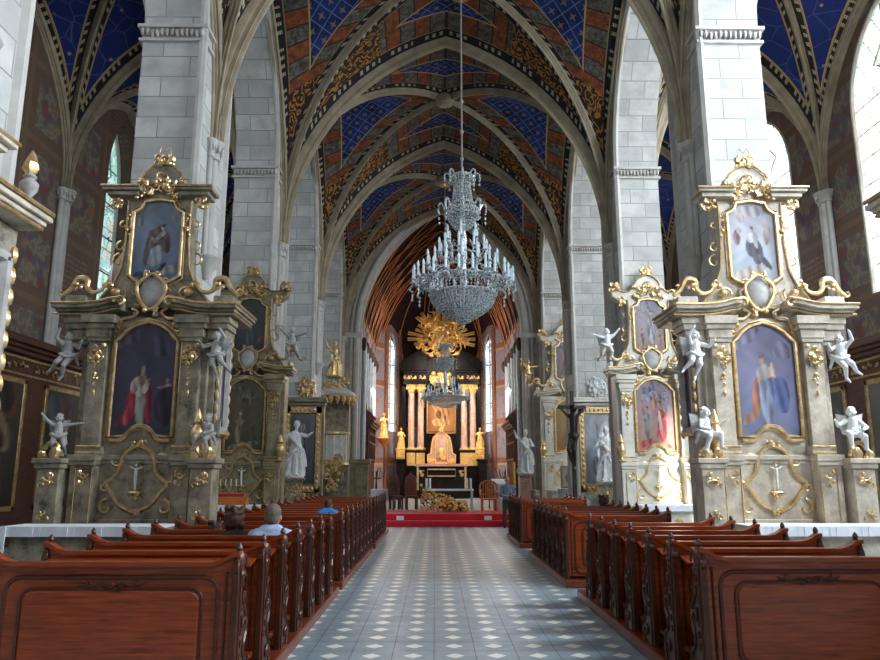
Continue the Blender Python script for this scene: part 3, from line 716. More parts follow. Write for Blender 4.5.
def statue(name, m, arms, seed, loc, rz, H, label, ped=None, group=None, extra=None):
    t = thing(name, loc, label, 'statue', group, rz); o = robed(m, arms, seed); o.parent = t; o.scale = (H / 1.8,) * 3
    q = MB(); q.lathe([(.34, 0), (.36, .03), (.30, .08), (.27, .10)], (0, 0, -.06), 14); p = q.build('base', m, t)
    if ped:
        r, h, pm = ped; q = MB()
        for z0, z1, w in ((-h, -h + .12, 1.25), (-h + .12, -h + .22, 1.1), (-h + .22, -.22, .9), (-.22, -.14, 1.05), (-.14, -.06, 1.25)): q.box(-r * w, r * w, -r * w, r * w, z0, z1)
        q.build('pedestal', pm, t, smooth=False, bevel=.015)
        q = MB(); q.carve(0, -.5, r * .7, .3, 7, .02, -r * .92, seed)
        q.build('gilded_trim', 'gold', t)
    if extra: extra(t)
    return t
# ================================================================= ALTARS
def lerp_list(pts, x):
    for (a, b), (c, d) in zip(pts, pts[1:]):
        if a <= x <= c: return b + (d - b) * (x - a) / (c - a + 1e-9)
    return pts[0][1] if x < pts[0][0] else pts[-1][1]
def altar(loc, m, mar, mar2, gold, style, label, pics, card, parts=True, wing=True, mensa=(-1.1, .9), wd=.85, urn=False, group='pier altars'):
    """m = +1: the nave lies towards +x. Front faces -y."""
    t = thing('altarpiece', loc, label, 'altar', group); MT = Matrix.Diagonal((m, 1, 1, 1)); B = lambda: MB(MT)
    NA = style == 'A'; wx = 1.42 if urn else 1.08; b = B(); b.box(-1.02, 1.02, 0, .92 if NA else .45, 0, 4.42)
    NA = style == 'A'; EX = 1.58 if urn else 1.46 if NA else 1.2
    for s in (-1, 1):
        if s < 0 or NA:
            for z0, z1, e in ((3.95, 4.02, -.06), (4.02, 4.2, -.02), (4.2, 4.3, .02), (4.3, 4.42, .05)): b.box(*sorted((s * 1.0, s * (1.34 + e))), -.08 - e, .4, z0, z1)
            b.box(*sorted((s * .98, s * 1.12)), .1, .5, 0, 4.4)
    if wing: b.box(-.4, wx, .3, wd, 0, 4.4)
    # upper tier, flaring out towards the cornice
    half = [(1.0, 4.6), (.86, 4.82), (.70, 5.02), (.59, 5.3), (.55, 5.8), (.55, 6.4), (.56, 6.52)]
    if style == 'A': top = [(.86, 6.62), (.86, 6.72), (.5, 6.74), (.42, 6.85), (.32, 7.05), (.14, 7.2), (0, 7.22)]
    else: top = [(.78, 6.48), (.98, 6.62), (1.0, 6.82), (.88, 6.84), (.7, 6.74), (.5, 6.76), (.38, 6.9), (.28, 7.1), (.12, 7.2), (0, 7.24)]
    o_ = half + top; b2 = B(); b2.prism(o_ + [(-x, z) for x, z in reversed(o_[:-1])], .06, .34); (b2.box(-.4, .4, .3, .93, 4.42, 6.3) if NA else None)
    b.build('retable_body', mar, t, smooth=False, bevel=.012); b2.build('upper_tier', mar2, t, smooth=False, bevel=.012)
    # plinth storey
    b = B()
    for z0, z1, e in ((0, .12, .16), (.12, 1.0, .1), (1.0, 1.1, .14), (1.98, 2.04, .11), (2.04, 2.12, .14)):
        b.box(-.64, .64, -e + .08, 0, z0, z1)
    for s in (-1, 1):
        for x0, x1, f in ((.62, 1.0, .22), (1.06, 1.44, .1))[:1]:
            for z0, z1, e in ((0, .15, .05), (.15, 1.95, 0), (1.95, 2.02, .04), (2.02, 2.12, .07)):
                b.box(min(s * (x0 - e * .5), s * (x1 + e * .5)), max(s * (x0 - e * .5), s * (x1 + e * .5)), -f - e, .1, z0, z1)
    b.build('plinth', mar, t, smooth=False, bevel=.01)
    # pilasters with entablature blocks
    for s in (-1, 1):
        for x0, x1, f in ((.62, .92, .13),)[:1]:
            q = B()
            for z0, z1, e in ((2.12, 2.26, .05), (2.26, 3.98, 0), (3.98, 4.05, .03), (4.05, 4.2, .05), (4.2, 4.28, .09), (4.28, 4.42, .13)):
                q.box(min(s * (x0 - e), s * (x1 + e)), max(s * (x0 - e), s * (x1 + e)), -f - e, .12, z0, z1)
            p = q.build('pilaster', mar, t, smooth=False, bevel=.008); xm = s * (x0 + x1) / 2
            q = B(); q.carve(xm, 3.78, .15, .18, 9, .02, -f - .03, int(x0 * 100)); q.carve(xm, 3.45, .08, .28, 6, .016, -f - .02, int(x0 * 90)); q.ball((xm, -f - .03, 3.12), .025, .02, .06)
            for z in (2.15, 2.25): q.tube([(xm - .19, -f - .05, z), (xm + .19, -f - .05, z)], .02, 5)
            q.tube([(xm - .2, -f - .06, 4.2), (xm + .2, -f - .06, 4.2)], .016, 5); q.carve(xm, 1.75, .10, .14, 4, .016, -f - .12, 5); q.tube([(xm - .13, -f - .1, 1.9), (xm + .13, -f - .1, 1.9), (xm + .13, -f - .1, .4), (xm - .13, -f - .1, .4)], .009, 4, True)
            q.build('gilded_trim', gold, p)
    # main cornice in two wings, rising to scrolls at the centre
    for s in (-1, 1):
        c = B(); E0 = 1.46 if s < 0 else EX
        for dz, dy, e in ((0, .18, .0), (.05, .24, .03), (.10, .32, .07), (.15, .28, .05)):
            P = [(E0 + e, 4.42), (1.05, 4.42), (.86, 4.43), (.70, 4.46), (.56, 4.50), (.42, 4.51)]
            c.prism([(s * x, z + dz) for x, z in P] + [(s * x, z + dz + .055) for x, z in reversed(P)], -dy - (.0), .3)
        if s > 0 and wing:
            for dz, e in ((0, .0), (.05, .03), (.10, .07), (.15, .05)): c.box(1.0, EX + e, .2, wd + .1 + e, 4.42 + dz, 4.475 + dz)
        c.box(*sorted((s * 1.08, s * (E0 - .04))), -.1, .35, 4.6, 4.78)
        c.build('cornice', mar2, t, smooth=False, bevel=.01)
    for s in (-1, 1):
        g = B(); P = [((1.46 if s < 0 else EX) + .08, 4.6), (1.05, 4.6), (.86, 4.61), (.70, 4.64), (.56, 4.68), (.42, 4.69)]
        g.tube([(s * x, -.32, z) for x, z in P], .024, 5); g.tube([(s * x, -.2, z - .16) for x, z in P], .018, 5)
        g.scroll(s * .40, 4.62, .11, 0 if s > 0 else pi, .9, .035, -.3, s)
        if s > 0 and wing: g.tube([(EX + .08, -.3, 4.6), (EX + .08, wd + .15, 4.6)], .022, 5, ref=(0, 0, 1)); g.tube([(EX + .01, -.2, 4.44), (EX + .01, wd + .1, 4.44)], .018, 5, ref=(0, 0, 1))
        # dolphin shaped volutes on the cornice
        P = spline([(s * 1.48, -.06, 4.80), (s * 1.36, -.06, 4.90), (s * 1.25, -.06, 5.08), (s * 1.1, -.06, 5.06), (s * 1.08, -.06, 4.92), (s * .98, -.06, 4.84), (s * .84, -.06, 4.88), (s * .76, -.06, 5.02)], 5)
        g.tube(P, lambda t_: .055 * (1 - .5 * abs(2 * t_ - .8)), 6); g.scroll(s * 1.5, 4.84, .07, 0, .8, .025, -.06, s); g.carve(s * 1.2, 4.92, .12, .08, 4, .018, -.08, 4)
        # ear scrolls beside the upper painting
        for zc, r in ((5.45, .13), (5.7, .10), (6.1, .07)): g.scroll(s * (.60 + r * .5), zc, r, pi / 2, .8, .02, .1, -s)
        g.tube([(s * x, .04, z) for x, z in half], .02, 5)
        g.ball((s * .62, -.02, 4.86), .085, .06, .07, 8, 5); g.scroll(s * .55, 4.83, .13, 1, .8, .022, 0., s)
        g.tube([(s * x, .03, z) for x, z in top], .022, 5)
        if style == 'A':
            q2 = B(); q2.box(*sorted((s * .3, s * .95)), -.16, .3, 6.66, 6.74); q2.box(*sorted((s * .34, s * .88)), -.1, .3, 6.58, 6.66); q2.build('cap_cornice', mar2, t, smooth=False, bevel=.01)
            g.tube([(s * .3, -.18, 6.73), (s * .97, -.18, 6.73)], .022, 5); g.carve(s * .72, 6.46, .12, .1, 7, .022, 0., 8 + s)
            g.scroll(s * .76, 6.47, .12, 0, .9, .035, .0, -s)
        else: g.carve(s * .92, 6.86, .15, .12, 9, .03, .02, 8 + s); g.carve(s * .75, 6.45, .1, .16, 6, .025, 0, 9 + s)
        g.build('scroll_trim', gold, t)
    g = B()
    g.carve(0, 6.80, .36, .22, 22, .022, .02, 11); g.carve(0, 7.26 if style == 'A' else 7.3, .22, .13, 20, .03, .1, 12)
    for s in (-1, 1): g.tube(spline([(s * .12, .1, 7.3), (s * .08, .1, 7.56), (0, .1, 7.48)], 5), .008, 4)
    for s in (-1, 1): g.carve(s * .36, 6.85, .08, .12, 5, .022, .02, 13)
    g.build('crest_trim', gold, t)
    for s in (-1, 1): g = B(); g.carve(s * .50, 4.26, .1, .1, 7, .02, -.05, 61); g.carve(s * .74, 5.0, .1, .12, 6, .02, 0., 62); g.carve(s * .52, 6.1, .05, .3, 6, .014, .03, 63); g.carve(s * .34, 6.60, .1, .07, 6, .02, 0., 64); g.build('spandrel_trim', gold, t)
    g = B()
    # cartouche over the main painting
    P = [(.24 * cos(a) * (1 + .1 * sin(3 * a)), -.06, 4.86 + .29 * sin(a) * (1 + .08 * cos(4 * a))) for a in [2 * pi * k / 28 for k in range(28)]]
    g.tube(P, .03, 6, True); g.carve(0, 5.16, .2, .06, 6, .024, -.04, 14); g.carve(0, 4.52, .16, .08, 5, .024, -.04, 15)
    for k in range(10):
        a = 2 * pi * k / 10; g.scroll(.26 * cos(a), 4.86 + .30 * sin(a), .07, a, .7, .016, -.05, 1, 7)
    g.build('gilded_trim', gold, t)
    q = B(); q.ball((0, 0, 4.86), .22, .07, .27, 16, 10); q.build('cartouche', 'grey_white', t)
    # paintings and their frames
    topl = [(-.52, 4.0), (-.46, 4.05), (-.36, 4.17), (-.22, 4.27), (0, 4.34), (.22, 4.27), (.36, 4.17), (.46, 4.05), (.52, 4.0)]
    botl = [(-.52, 2.42), (-.27, 2.42), (-.2, 2.48), (-.1, 2.56), (0, 2.585), (.1, 2.56), (.2, 2.48), (.27, 2.42), (.52, 2.42)]
    topu = [(-.43, 6.30), (-.37, 6.33), (-.30, 6.38), (-.25, 6.50), (0, 6.54), (.25, 6.50), (.30, 6.38), (.37, 6.33), (.43, 6.30)]
    botu = [(-.43, 5.16), (-.35, 5.10), (-.24, 5.04), (0, 5.1), (.24, 5.04), (.35, 5.10), (.43, 5.16)]
    lo, up = pics
    painting(-.52, .52, lambda x: lerp_list(botl, x), lambda x: lerp_list(topl, x), -.015, *lo, t, mirror=1)
    painting(-.43, .43, lambda x: lerp_list(botu, x), lambda x: lerp_list(topu, x), .045, *up, t, mirror=1, nx=44, nz=64)
    for bo, to, y, r in ((botl, topl, -.05, .042), (botu, topu, .01, .038)):
        f = B(); r *= .78; P = [(x, y, z) for x, z in bo] + [(x, y, z) for x, z in reversed(to)]; f.tube(P, r, 6, True); f.tube([(x * 1.1, y + .03, z + (.05 if z > (3 if bo is botl else 5.6) else -.045)) for x, _, z in P], r * .5, 5, True)
        if bo is botl:
            f.tube(spline([(-.62, y, 4.05), (-.60, y, 4.22), (-.44, y, 4.38), (-.30, y, 4.40), (-.2, y, 4.5), (-.3, y, 4.56)], 5), .026, 5); f.tube(spline([(.62, y, 4.05), (.60, y, 4.22), (.44, y, 4.38), (.30, y, 4.40), (.2, y, 4.5), (.3, y, 4.56)], 5), .026, 5)
            f.tube(spline([(-.5, y, 2.36), (-.3, y, 2.36), (-.22, y, 2.46), (-.12, y, 2.56), (0, y, 2.59), (.12, y, 2.56), (.22, y, 2.46), (.3, y, 2.36), (.5, y, 2.36)], 4), .034, 6)
        f.build('gilt_frame', gold, t)
    # shield shaped frame in the plinth storey with a small relief
    f = B(); sh = [(0, 2.26), (.16, 2.2), (.26, 2.06), (.30, 1.86), (.40, 1.74), (.50, 1.66), (.40, 1.52), (.26, 1.34), (.1, 1.25), (0, 1.22)]
    P = spline([(x, -.03, z) for x, z in sh] + [(-x, -.03, z) for x, z in reversed(sh[1:-1])], 4, True); f.tube(P, .035, 6, True)
    for s in (-1, 1): f.scroll(s * .46, 1.28, .14, pi / 2, .8, .028, -.03, -s); f.scroll(s * .36, 2.04, .12, 0, .8, .022, -.03, s); f.scroll(s * .52, 1.62, .09, 0, .8, .02, -.03, s)
    f.carve(0, 2.30, .16, .05, 6, .02, -.03, 21); f.carve(0, 1.20, .12, .05, 4, .02, -.03, 22)
    f.ball((0, -.05, 1.52), .13, .05, .03); f.carve(0, 1.46, .1, .04, 4, .016, -.05, 2)
    f.tube([(0, -.06, 1.54), (0, -.06, 2.02)], .012, 5); f.tube([(-.09, -.06, 1.90), (.09, -.06, 1.90)], .012, 5); f.build('shield_frame', gold, t)
    f = B(); f.cap((0, -.08, 1.72), (0, -.08, 1.88), .022, .028); f.ball((0, -.08, 1.95), .024); f.cap((-.09, -.08, 1.93), (0, -.08, 1.88), .01, .014); f.cap((.09, -.08, 1.93), (0, -.08, 1.88), .01, .014); f.cap((0, -.08, 1.72), (0, -.08, 1.58), .022, .012)
    f.build('relief_figure', 'white', t)
    # side picture facing the nave
    if wing:
        ya, yb_ = (.28, .72) if wd < 1 else (.6, 1.62)
        painting(ya, yb_, lambda x: 2.6, lambda x: 4.0, m * (wx + .02), (.16, .10, .16), (.10, .07, .10), [(.5, .45, .2, .3, (.34, .18, .22)), (.5, .8, .1, .1, (.45, .34, .28))], t, plane='yz', nx=12, nz=20, name='side_painting')
        f = B(); P = [(wx + .05, ya - .03, 2.55), (wx + .05, yb_ + .03, 2.55), (wx + .05, yb_ + .03, 4.05), (wx + .05, ya - .03, 4.05)]
        for a, c_ in zip(P, P[1:] + P[:1]): f.tube([a, c_], .07, 6, ref=(1, 0, 0))
        f.build('side_frame', 'grey_white', t)
        f = B()
        for yy in (ya - .12, yb_ + .12):
            for k in range(9): f.ball((wx + .08, yy, 2.5 + .2 * k), .04, .05, .09, 6, 4)
        f.tube([(wx + .10, ya - .1, 2.5), (wx + .10, yb_ + .1, 2.5)], .05, 6, ref=(1, 0, 0)); f.carve(1.5, 2.2, .1, .22, 8, .028, 1.7, 5) if urn else None; f.build('side_trim', gold, t)
    if True:
        f = B(); f.lathe([(.05, 0), (.11, .03), (.05, .08), (.04, .12), (.11, .22), (.13, .34), (.08, .44), (.05, .48), (.08, .52), (.05, .62), (.01, .74)], (1.0, -.22, 2.12), 12); f.build('urn', gold, t)
    # putto pedestals
    for s, x in ((-1, -1.24), (1, 1.16)):
        if s > 0 and not NA: continue
        f = B(); yb = -.42
        for z0, z1, e in ((0, .14, .05), (.14, 1.9, 0), (1.9, 1.98, .04), (1.98, 2.06, .07)): f.box(x - .17 - e, x + .17 + e, yb - .0 - e, yb + .34 + e, z0, z1)
        p = f.build('pedestal', mar2, t, smooth=False, bevel=.01)
        f = B(); f.carve(x, 1.72, .12, .12, 6, .018, yb - .02, 31); f.carve(x, 1.2, .1, .1, 3, .018, yb - .02, 32); f.carve(x, 2.13, .2, .07, 8, .035, yb + .08, 33)
        f.scroll(x, 2.2, .14, pi, .8, .04, yb + .1, s); f.build('gilded_trim', gold, p)
    # mensa
    f = B(); f.box(mensa[0], mensa[1], -1.25, -.7, 0, .12); f.box(mensa[0] + .06, mensa[1] - .06, -1.2, -.7, .12, .95); f.box(mensa[0] - .03, mensa[1] + .03, -1.28, -.7, .95, 1.05); f.box(-1.0, .98, -.7, -.1, 0, 1.05); me = f.build('mensa', mar2, t, smooth=False, bevel=.012)
    f = B(); xm = (mensa[0] + mensa[1]) / 2; f.carve(xm, .55, .5, .2, 14, .03, -1.22, 41); f.build('gilded_trim', gold, me)
    if urn:
        f = B(); f.lathe([(.12, 0), (.12, .06), (.05, .1), (.05, .16), (.16, .3), (.17, .42), (.09, .5), (.13, .54), (.1, .58)], (0, 0, 0), 14); u_ = f.build('stone_urn', 'grey_white', t); u_.location = (1.5 * m, 1.85, 4.62); u_.scale = (.5, .5, .55)
        f = B(); f.lathe([(.07, 0), (.13, .1), (.12, .22), (.06, .36), (.01, .46)], (0, 0, .58), 10, wob=lambda a, z: 1 + .25 * sin(5 * a + 14 * z)); f.build('gilded_flame', gold, u_)
        f = B(); f.box(.8, 1.22, .3, 1.6, 4.6, 5.1); f.box(.8, 1.34, .2, 1.72, 5.1, 5.16); f.box(.8, 1.40, .15, 1.78, 5.16, 5.24); f.build('side_attic', mar2, t, smooth=False, bevel=.01)
        f = B(); f.ball((1.2, 1.1, 5.5), .08, .22, .26); f.tube([(1.24, 1.1 + .27 * cos(k * pi / 12), 5.5 + .32 * sin(k * pi / 12)) for k in range(24)], .04, 6, True, ref=(1, 0, 0))
        for k in range(9): f.ball((1.2, 1.1 + .35 * cos(k * pi / 8), 5.5 + .36 * sin(k * pi / 8)), .06, .08, .07, 6, 4)
        f.tube([(1.4, .1, 5.22), (1.4, 1.8, 5.22)], .02, 5, ref=(0, 0, 1)); f.build('gilded_medallion', gold, t)
    return t
def cloth(x0, x1, y0, y1, z, label, drop=.12, tail=None, name='altar_cloth'):
    b = MB(); b.box(x0, x1, y0, y1, z, z + .02)
    n = 24
    for i in range(n):
        a0 = x0 + (x1 - x0) * i / n; a1 = x0 + (x1 - x0) * (i + 1) / n; w = .008 * sin(i * 1.3)
        b.box(a0, a1, y0 - .012 + w, y0 + w, z - drop, z + .02)
    if tail:
        for a, c, d in tail: b.box(a, c, y0 - .03, y0 - .01, z - d, z + .02)
    return tag(b.build(name, 'cloth', None), label, 'cloth', 'white altar cloths')
def pf(x, z, h, col, skin=(.44, .31, .25), lean=0., w=1., cloak=None, hair=(.14, .09, .06)):
    L = [(x - lean * h * .25, z + h * .22, .17 * h * w, .26 * h, col, lean), (x + lean * h * .02, z + h * .40, .145 * h * w, .22 * h, tuple(c * 1.08 for c in col), lean)]
    if cloak: L += [(x - .13 * h, z + h * .36, .075 * h, .30 * h, cloak, -.25 + lean), (x + .13 * h, z + h * .40, .07 * h, .26 * h, cloak, .25 + lean), (x, z + h * .66, .17 * h, .09 * h, cloak, lean)]
    L += [(x + lean * h * .2, z + h * .62, .15 * h * w, .13 * h, tuple(c * .95 for c in col), lean), (x + .16 * h, z + h * .58, .12 * h, .035 * h, tuple(c * 1.15 for c in col), .7), (x - .12 * h, z + h * .56, .10 * h, .035 * h, tuple(c * .8 for c in col), -.6), (x + .24 * h, z + h * .64, .04 * h, .02 * h, skin, .5)]
    return L + [(x + lean * h * .35, z + h * .87, .075 * h, .075 * h, skin, lean), (x + lean * h * .36, z + h * .93, .08 * h, .04 * h, hair, lean)]
DK = ((.085, .075, .11), (.05, .055, .085))
picL2 = ((DK[0], DK[1], [(.84, .26, .16, .17, (.05, .035, .055)), (.84, .43, .13, .012, (.42, .25, .25)), (.86, .47, .03, .02, (.3, .2, .2)), (.22, .16, .14, .035, (.36, .03, .05), .5), (.31, .27, .085, .16, (.40, .03, .06), -.35), (.27, .20, .05, .12, (.50, .10, .12), -.4), (.58, .30, .05, .18, (.34, .03, .05), .1), (.46, .27, .085, .21, (.30, .33, .28), .05), (.50, .22, .03, .15, (.42, .44, .38)), (.43, .43, .12, .09, (.52, .47, .42)), (.34, .42, .06, .06, (.56, .50, .44), -.5), (.52, .43, .06, .05, (.50, .45, .4), .5), (.45, .49, .07, .05, (.36, .28, .22)), (.46, .56, .035, .035, (.46, .34, .27)), (.46, .595, .036, .014, (.36, .25, .10)), (.56, .47, .035, .012, (.45, .33, .26), .7), (.2, .85, .2, .06, (.14, .11, .15), .3), (.7, .78, .2, .08, (.10, .09, .14), -.3)]),
         ((.20, .23, .29), (.10, .15, .25), [(.78, .16, .2, .05, (.34, .33, .34), .2), (.35, .09, .28, .04, (.05, .06, .09)), (.34, .40, .09, .20, (.10, .075, .07), -.3), (.66, .50, .10, .16, (.11, .08, .075), .35), (.5, .58, .20, .085, (.15, .11, .10)), (.46, .40, .14, .19, (.13, .11, .11), .1), (.50, .33, .13, .12, (.36, .39, .45), .1), (.42, .26, .09, .08, (.30, .33, .39)), (.56, .56, .15, .03, (.36, .34, .34), .5), (.44, .52, .08, .02, (.42, .31, .25), -.4), (.60, .66, .05, .035, (.42, .31, .24), .3), (.60, .69, .055, .02, (.08, .06, .06), .3), (.14, .74, .06, .07, (.30, .27, .28)), (.86, .78, .07, .05, (.30, .24, .22)), (.62, .18, .1, .03, (.04, .05, .08), .4)]))
picR2 = (((.20, .19, .30), (.16, .18, .28), [(.72, .36, .13, .17, (.12, .15, .34), .1), (.20, .16, .13, .035, (.40, .20, .12), .4), (.33, .34, .075, .17, (.42, .18, .12), -.25), (.40, .52, .05, .10, (.44, .20, .13), .2), (.47, .33, .10, .23, (.25, .29, .40), .05), (.50, .25, .035, .16, (.34, .38, .48)), (.56, .42, .05, .12, (.20, .24, .38), .2), (.46, .56, .11, .065, (.40, .38, .38)), (.58, .55, .07, .045, (.54, .42, .36), .6), (.63, .53, .05, .02, (.52, .40, .34)), (.62, .62, .032, .03, (.52, .38, .31)), (.46, .665, .042, .036, (.38, .25, .19), .2), (.45, .695, .046, .018, (.20, .13, .10)), (.50, .10, .05, .025, (.40, .33, .30)), (.2, .86, .25, .06, (.26, .25, .36), .3), (.8, .75, .15, .08, (.24, .23, .34))]),
         ((.36, .37, .42), (.34, .38, .44), [(.5, .88, .3, .07, (.44, .40, .44)), (.30, .80, .08, .06, (.46, .38, .38)), (.40, .14, .34, .06, (.46, .42, .38), .2), (.18, .56, .07, .09, (.24, .17, .20), .4), (.24, .63, .04, .035, (.40, .28, .25)), (.80, .58, .08, .11, (.40, .30, .30), -.3), (.78, .70, .04, .035, (.46, .35, .31)), (.46, .46, .10, .14, (.08, .08, .10), -.3), (.58, .38, .12, .15, (.06, .06, .085), .3), (.72, .26, .15, .05, (.07, .07, .09), -.5), (.50, .56, .12, .06, (.48, .48, .52)), (.56, .50, .04, .09, (.52, .52, .56), .4), (.50, .64, .04, .035, (.42, .31, .27)), (.50, .67, .043, .016, (.10, .08, .08))]))
CL = lambda c, n, sd: [(random.Random(sd + k).uniform(.05, .95), random.Random(sd + k + 50).uniform(.72, .95), .16, .035, tuple(q * random.Random(k).uniform(.7, 1.3) for q in c), random.Random(k + 9).uniform(-.6, .6)) for k in range(n)]
picL3 = (((.10, .09, .06), (.06, .055, .04), CL((.12, .11, .09), 8, 3) + [(.5, .08, .4, .04, (.20, .17, .12), .1)] + pf(.36, .12, .46, (.24, .20, .13), lean=.15) + pf(.62, .62, .2, (.18, .16, .14)) + [(.75, .25, .1, .12, (.09, .08, .05))]),
         ((.05, .055, .055), (.03, .035, .04), pf(.5, .12, .7, (.06, .085, .11), (.16, .12, .09)) + [(.85, .25, .08, .06, (.22, .06, .03))]))
picR3 = (((.24, .20, .24), (.36, .20, .16), CL((.22, .22, .32), 9, 5) + pf(.22, .50, .30, (.30, .22, .24)) + pf(.50, .56, .30, (.42, .22, .16)) + pf(.78, .52, .32, (.30, .28, .36)) + pf(.28, .18, .44, (.20, .22, .22), lean=.1) + pf(.66, .14, .58, (.52, .08, .09), cloak=(.46, .07, .08), lean=-.12) + [(.62, .38, .04, .17, (.52, .46, .40), .1), (.22, .10, .18, .05, (.46, .10, .09), .3), (.7, .06, .2, .03, (.36, .24, .18))]),
         ((.24, .23, .28), (.26, .18, .16), CL((.30, .28, .34), 8, 8) + pf(.55, .2, .62, (.36, .34, .38), cloak=(.24, .22, .27)) + pf(.25, .12, .34, (.22, .17, .18)) + pf(.8, .14, .3, (.30, .16, .12)) + [(.4, .08, .3, .04, (.36, .20, .14))]))
picR5 = (((.34, .24, .10), (.26, .14, .06), pf(.5, .12, .66, (.42, .26, .10), cloak=(.30, .14, .05))),
         ((.16, .15, .22), (.20, .14, .12), CL((.22, .20, .3), 6, 2) + pf(.35, .45, .4, (.44, .18, .15), lean=.2) + pf(.58, .15, .5, (.28, .28, .38)) + [(.5, .12, .28, .05, (.36, .20, .16))]))
altar((-5.16, 12.05, 0), 1, 'marble_grey', 'marble_grey', 'gold', 'A', 'grey marble altarpiece with a red-cloaked saint painting on the first full north pier', picL2, None, mensa=(-1.35, .95))
altar((5.22, 12.05, 0), -1, 'marble_beige', 'marble_beige', 'gold', 'A', 'beige marble altarpiece showing a saint holding a child, on the near south pier', picR2, None, mensa=(-1.2, .95))
altar((-5.35, 19.3, 0), 1, 'marble_olive', 'marble_olive', 'gold_dull', 'B', 'olive and gold altarpiece with dark kneeling figure painting, second north pier', picL3, None, wing=False)
altar((5.52, 19.3, 0), -1, 'marble_pale', 'marble_pale', 'gold', 'B', 'pale marble altarpiece with a red-robed group painting, second south pier', picR3, None, wing=False)
altar((5.9, 33.8, -.15), -1, 'marble_pale', 'marble_pale', 'gold', 'B', 'pale gilded altarpiece beside the chancel arch behind the dark crucifix', picR5, None, wing=False).scale = (1.25, 1.0, 1.25)
altar((-5.74, 4.75, -.3), 1, 'marble_grey', 'marble_beige', 'gold', 'A', 'fragment of pale altarpiece with flaming urn at the very edge by the first pier', picL2, None, urn=True, wd=1.9)
altar((5.6, 4.75, -.15), -1, 'marble_beige', 'marble_beige', 'gold', 'A', 'fragment of altarpiece whose urn shows at the south edge by the first pier', picR2, None, urn=True, wd=1.9)
cloth(-6.54, -4.2, 10.74, 11.38, 1.055, 'long white cloth on the grey marble altar near the front pews', tail=[(-6.56, -6.44, .5), (-4.43, -4.2, .32)])
cloth(4.24, 6.45, 10.74, 11.38, 1.055, 'white cloth on the beige marble south altar')
cloth(-6.58, -4.52, 17.99, 18.62, 1.055, 'white cloth with end flap on the olive and gold altar', tail=[(-4.75, -4.5, .32)])
cloth(4.67, 6.73, 17.99, 18.62, 1.055, 'white cloth on the altar with the red-robed group painting')
# cherubs
GA = 'white cherub statues on the pier altars'
for kind, x, y, z, rz, sc, mir, lab in (
    ('reaching', -6.40, 11.82, 2.14, .4, .82, 1, 'white cherub with outstretched arm on the outer pedestal of the grey altar'),
    ('seated', -4.0, 11.82, 2.12, -.5, .85, 1, 'white winged cherub on the nave-side pedestal of the grey altar'),
    ('flying', -6.46, 12.0, 3.42, .2, .95, 1, 'white cherub clinging under the outer cornice of the grey altar'),
    ('flying', -3.97, 11.92, 3.42, -.2, .95, -1, 'white cherub clinging under the nave-side cornice of the grey altar'),
    ('seated', 4.06, 11.82, 2.12, .5, 1.0, -1, 'white winged cherub seated on the nave-side pedestal of the beige altar'),
    ('seated', 6.46, 11.82, 2.12, -.3, 1.0, 1, 'white winged cherub seated on the outer pedestal of the beige altar'),
    ('flying', 4.02, 11.92, 3.42, .3, 1.0, 1, 'white cherub hovering under the nave-side cornice of the beige altar'),
    ('flying', 6.49, 12.0, 3.40, -.2, .95, -1, 'white cherub under the outer cornice of the beige altar'),
    ('reaching', -4.15, 19.1, 4.85, -.2, 1.1, 1, 'cherub standing on the cornice end of the olive altar'),
    ('reaching', 4.28, 19.1, 4.82, .2, 1.1, -1, 'cherub standing on the cornice end of the altar with the red-robed group')):
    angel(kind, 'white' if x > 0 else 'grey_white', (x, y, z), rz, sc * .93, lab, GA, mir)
# little candle box on the olive altar
t = thing('altar_box', (-5.35, 18.32, 1.076), 'wooden box with red velvet top on the olive altar', 'box')
q = MB(); q.box(-.42, .42, -.15, .15, 0, .2); q.build('casket', 'wood_orange', t, smooth=False, bevel=.01)
q = MB(); q.box(-.36, .36, -.16, .16, .2, .28); q.build('velvet_top', 'red_cloth', t, smooth=False, bevel=.02)
for k in range(5):
    t = thing('candlestick', (-5.62 + .13 * k, 18.32, 1.357), 'small brass candlestick on the red velvet top, %s from the nave side' % ['fifth', 'fourth', 'third', 'second', 'first'][k], 'candlestick', 'candlesticks on the red velvet box')
    q = MB(); q.lathe([(.05, 0), (.05, .015), (.012, .04), (.018, .1), (.012, .16), (.03, .18)], seg=8); q.build('stem', 'brass', t)
    q = MB(); q.lathe([(.012, .18), (.012, .34)], seg=6); q.build('candle', 'wax', t)
for x in (-5.75, -5.0):
    pass
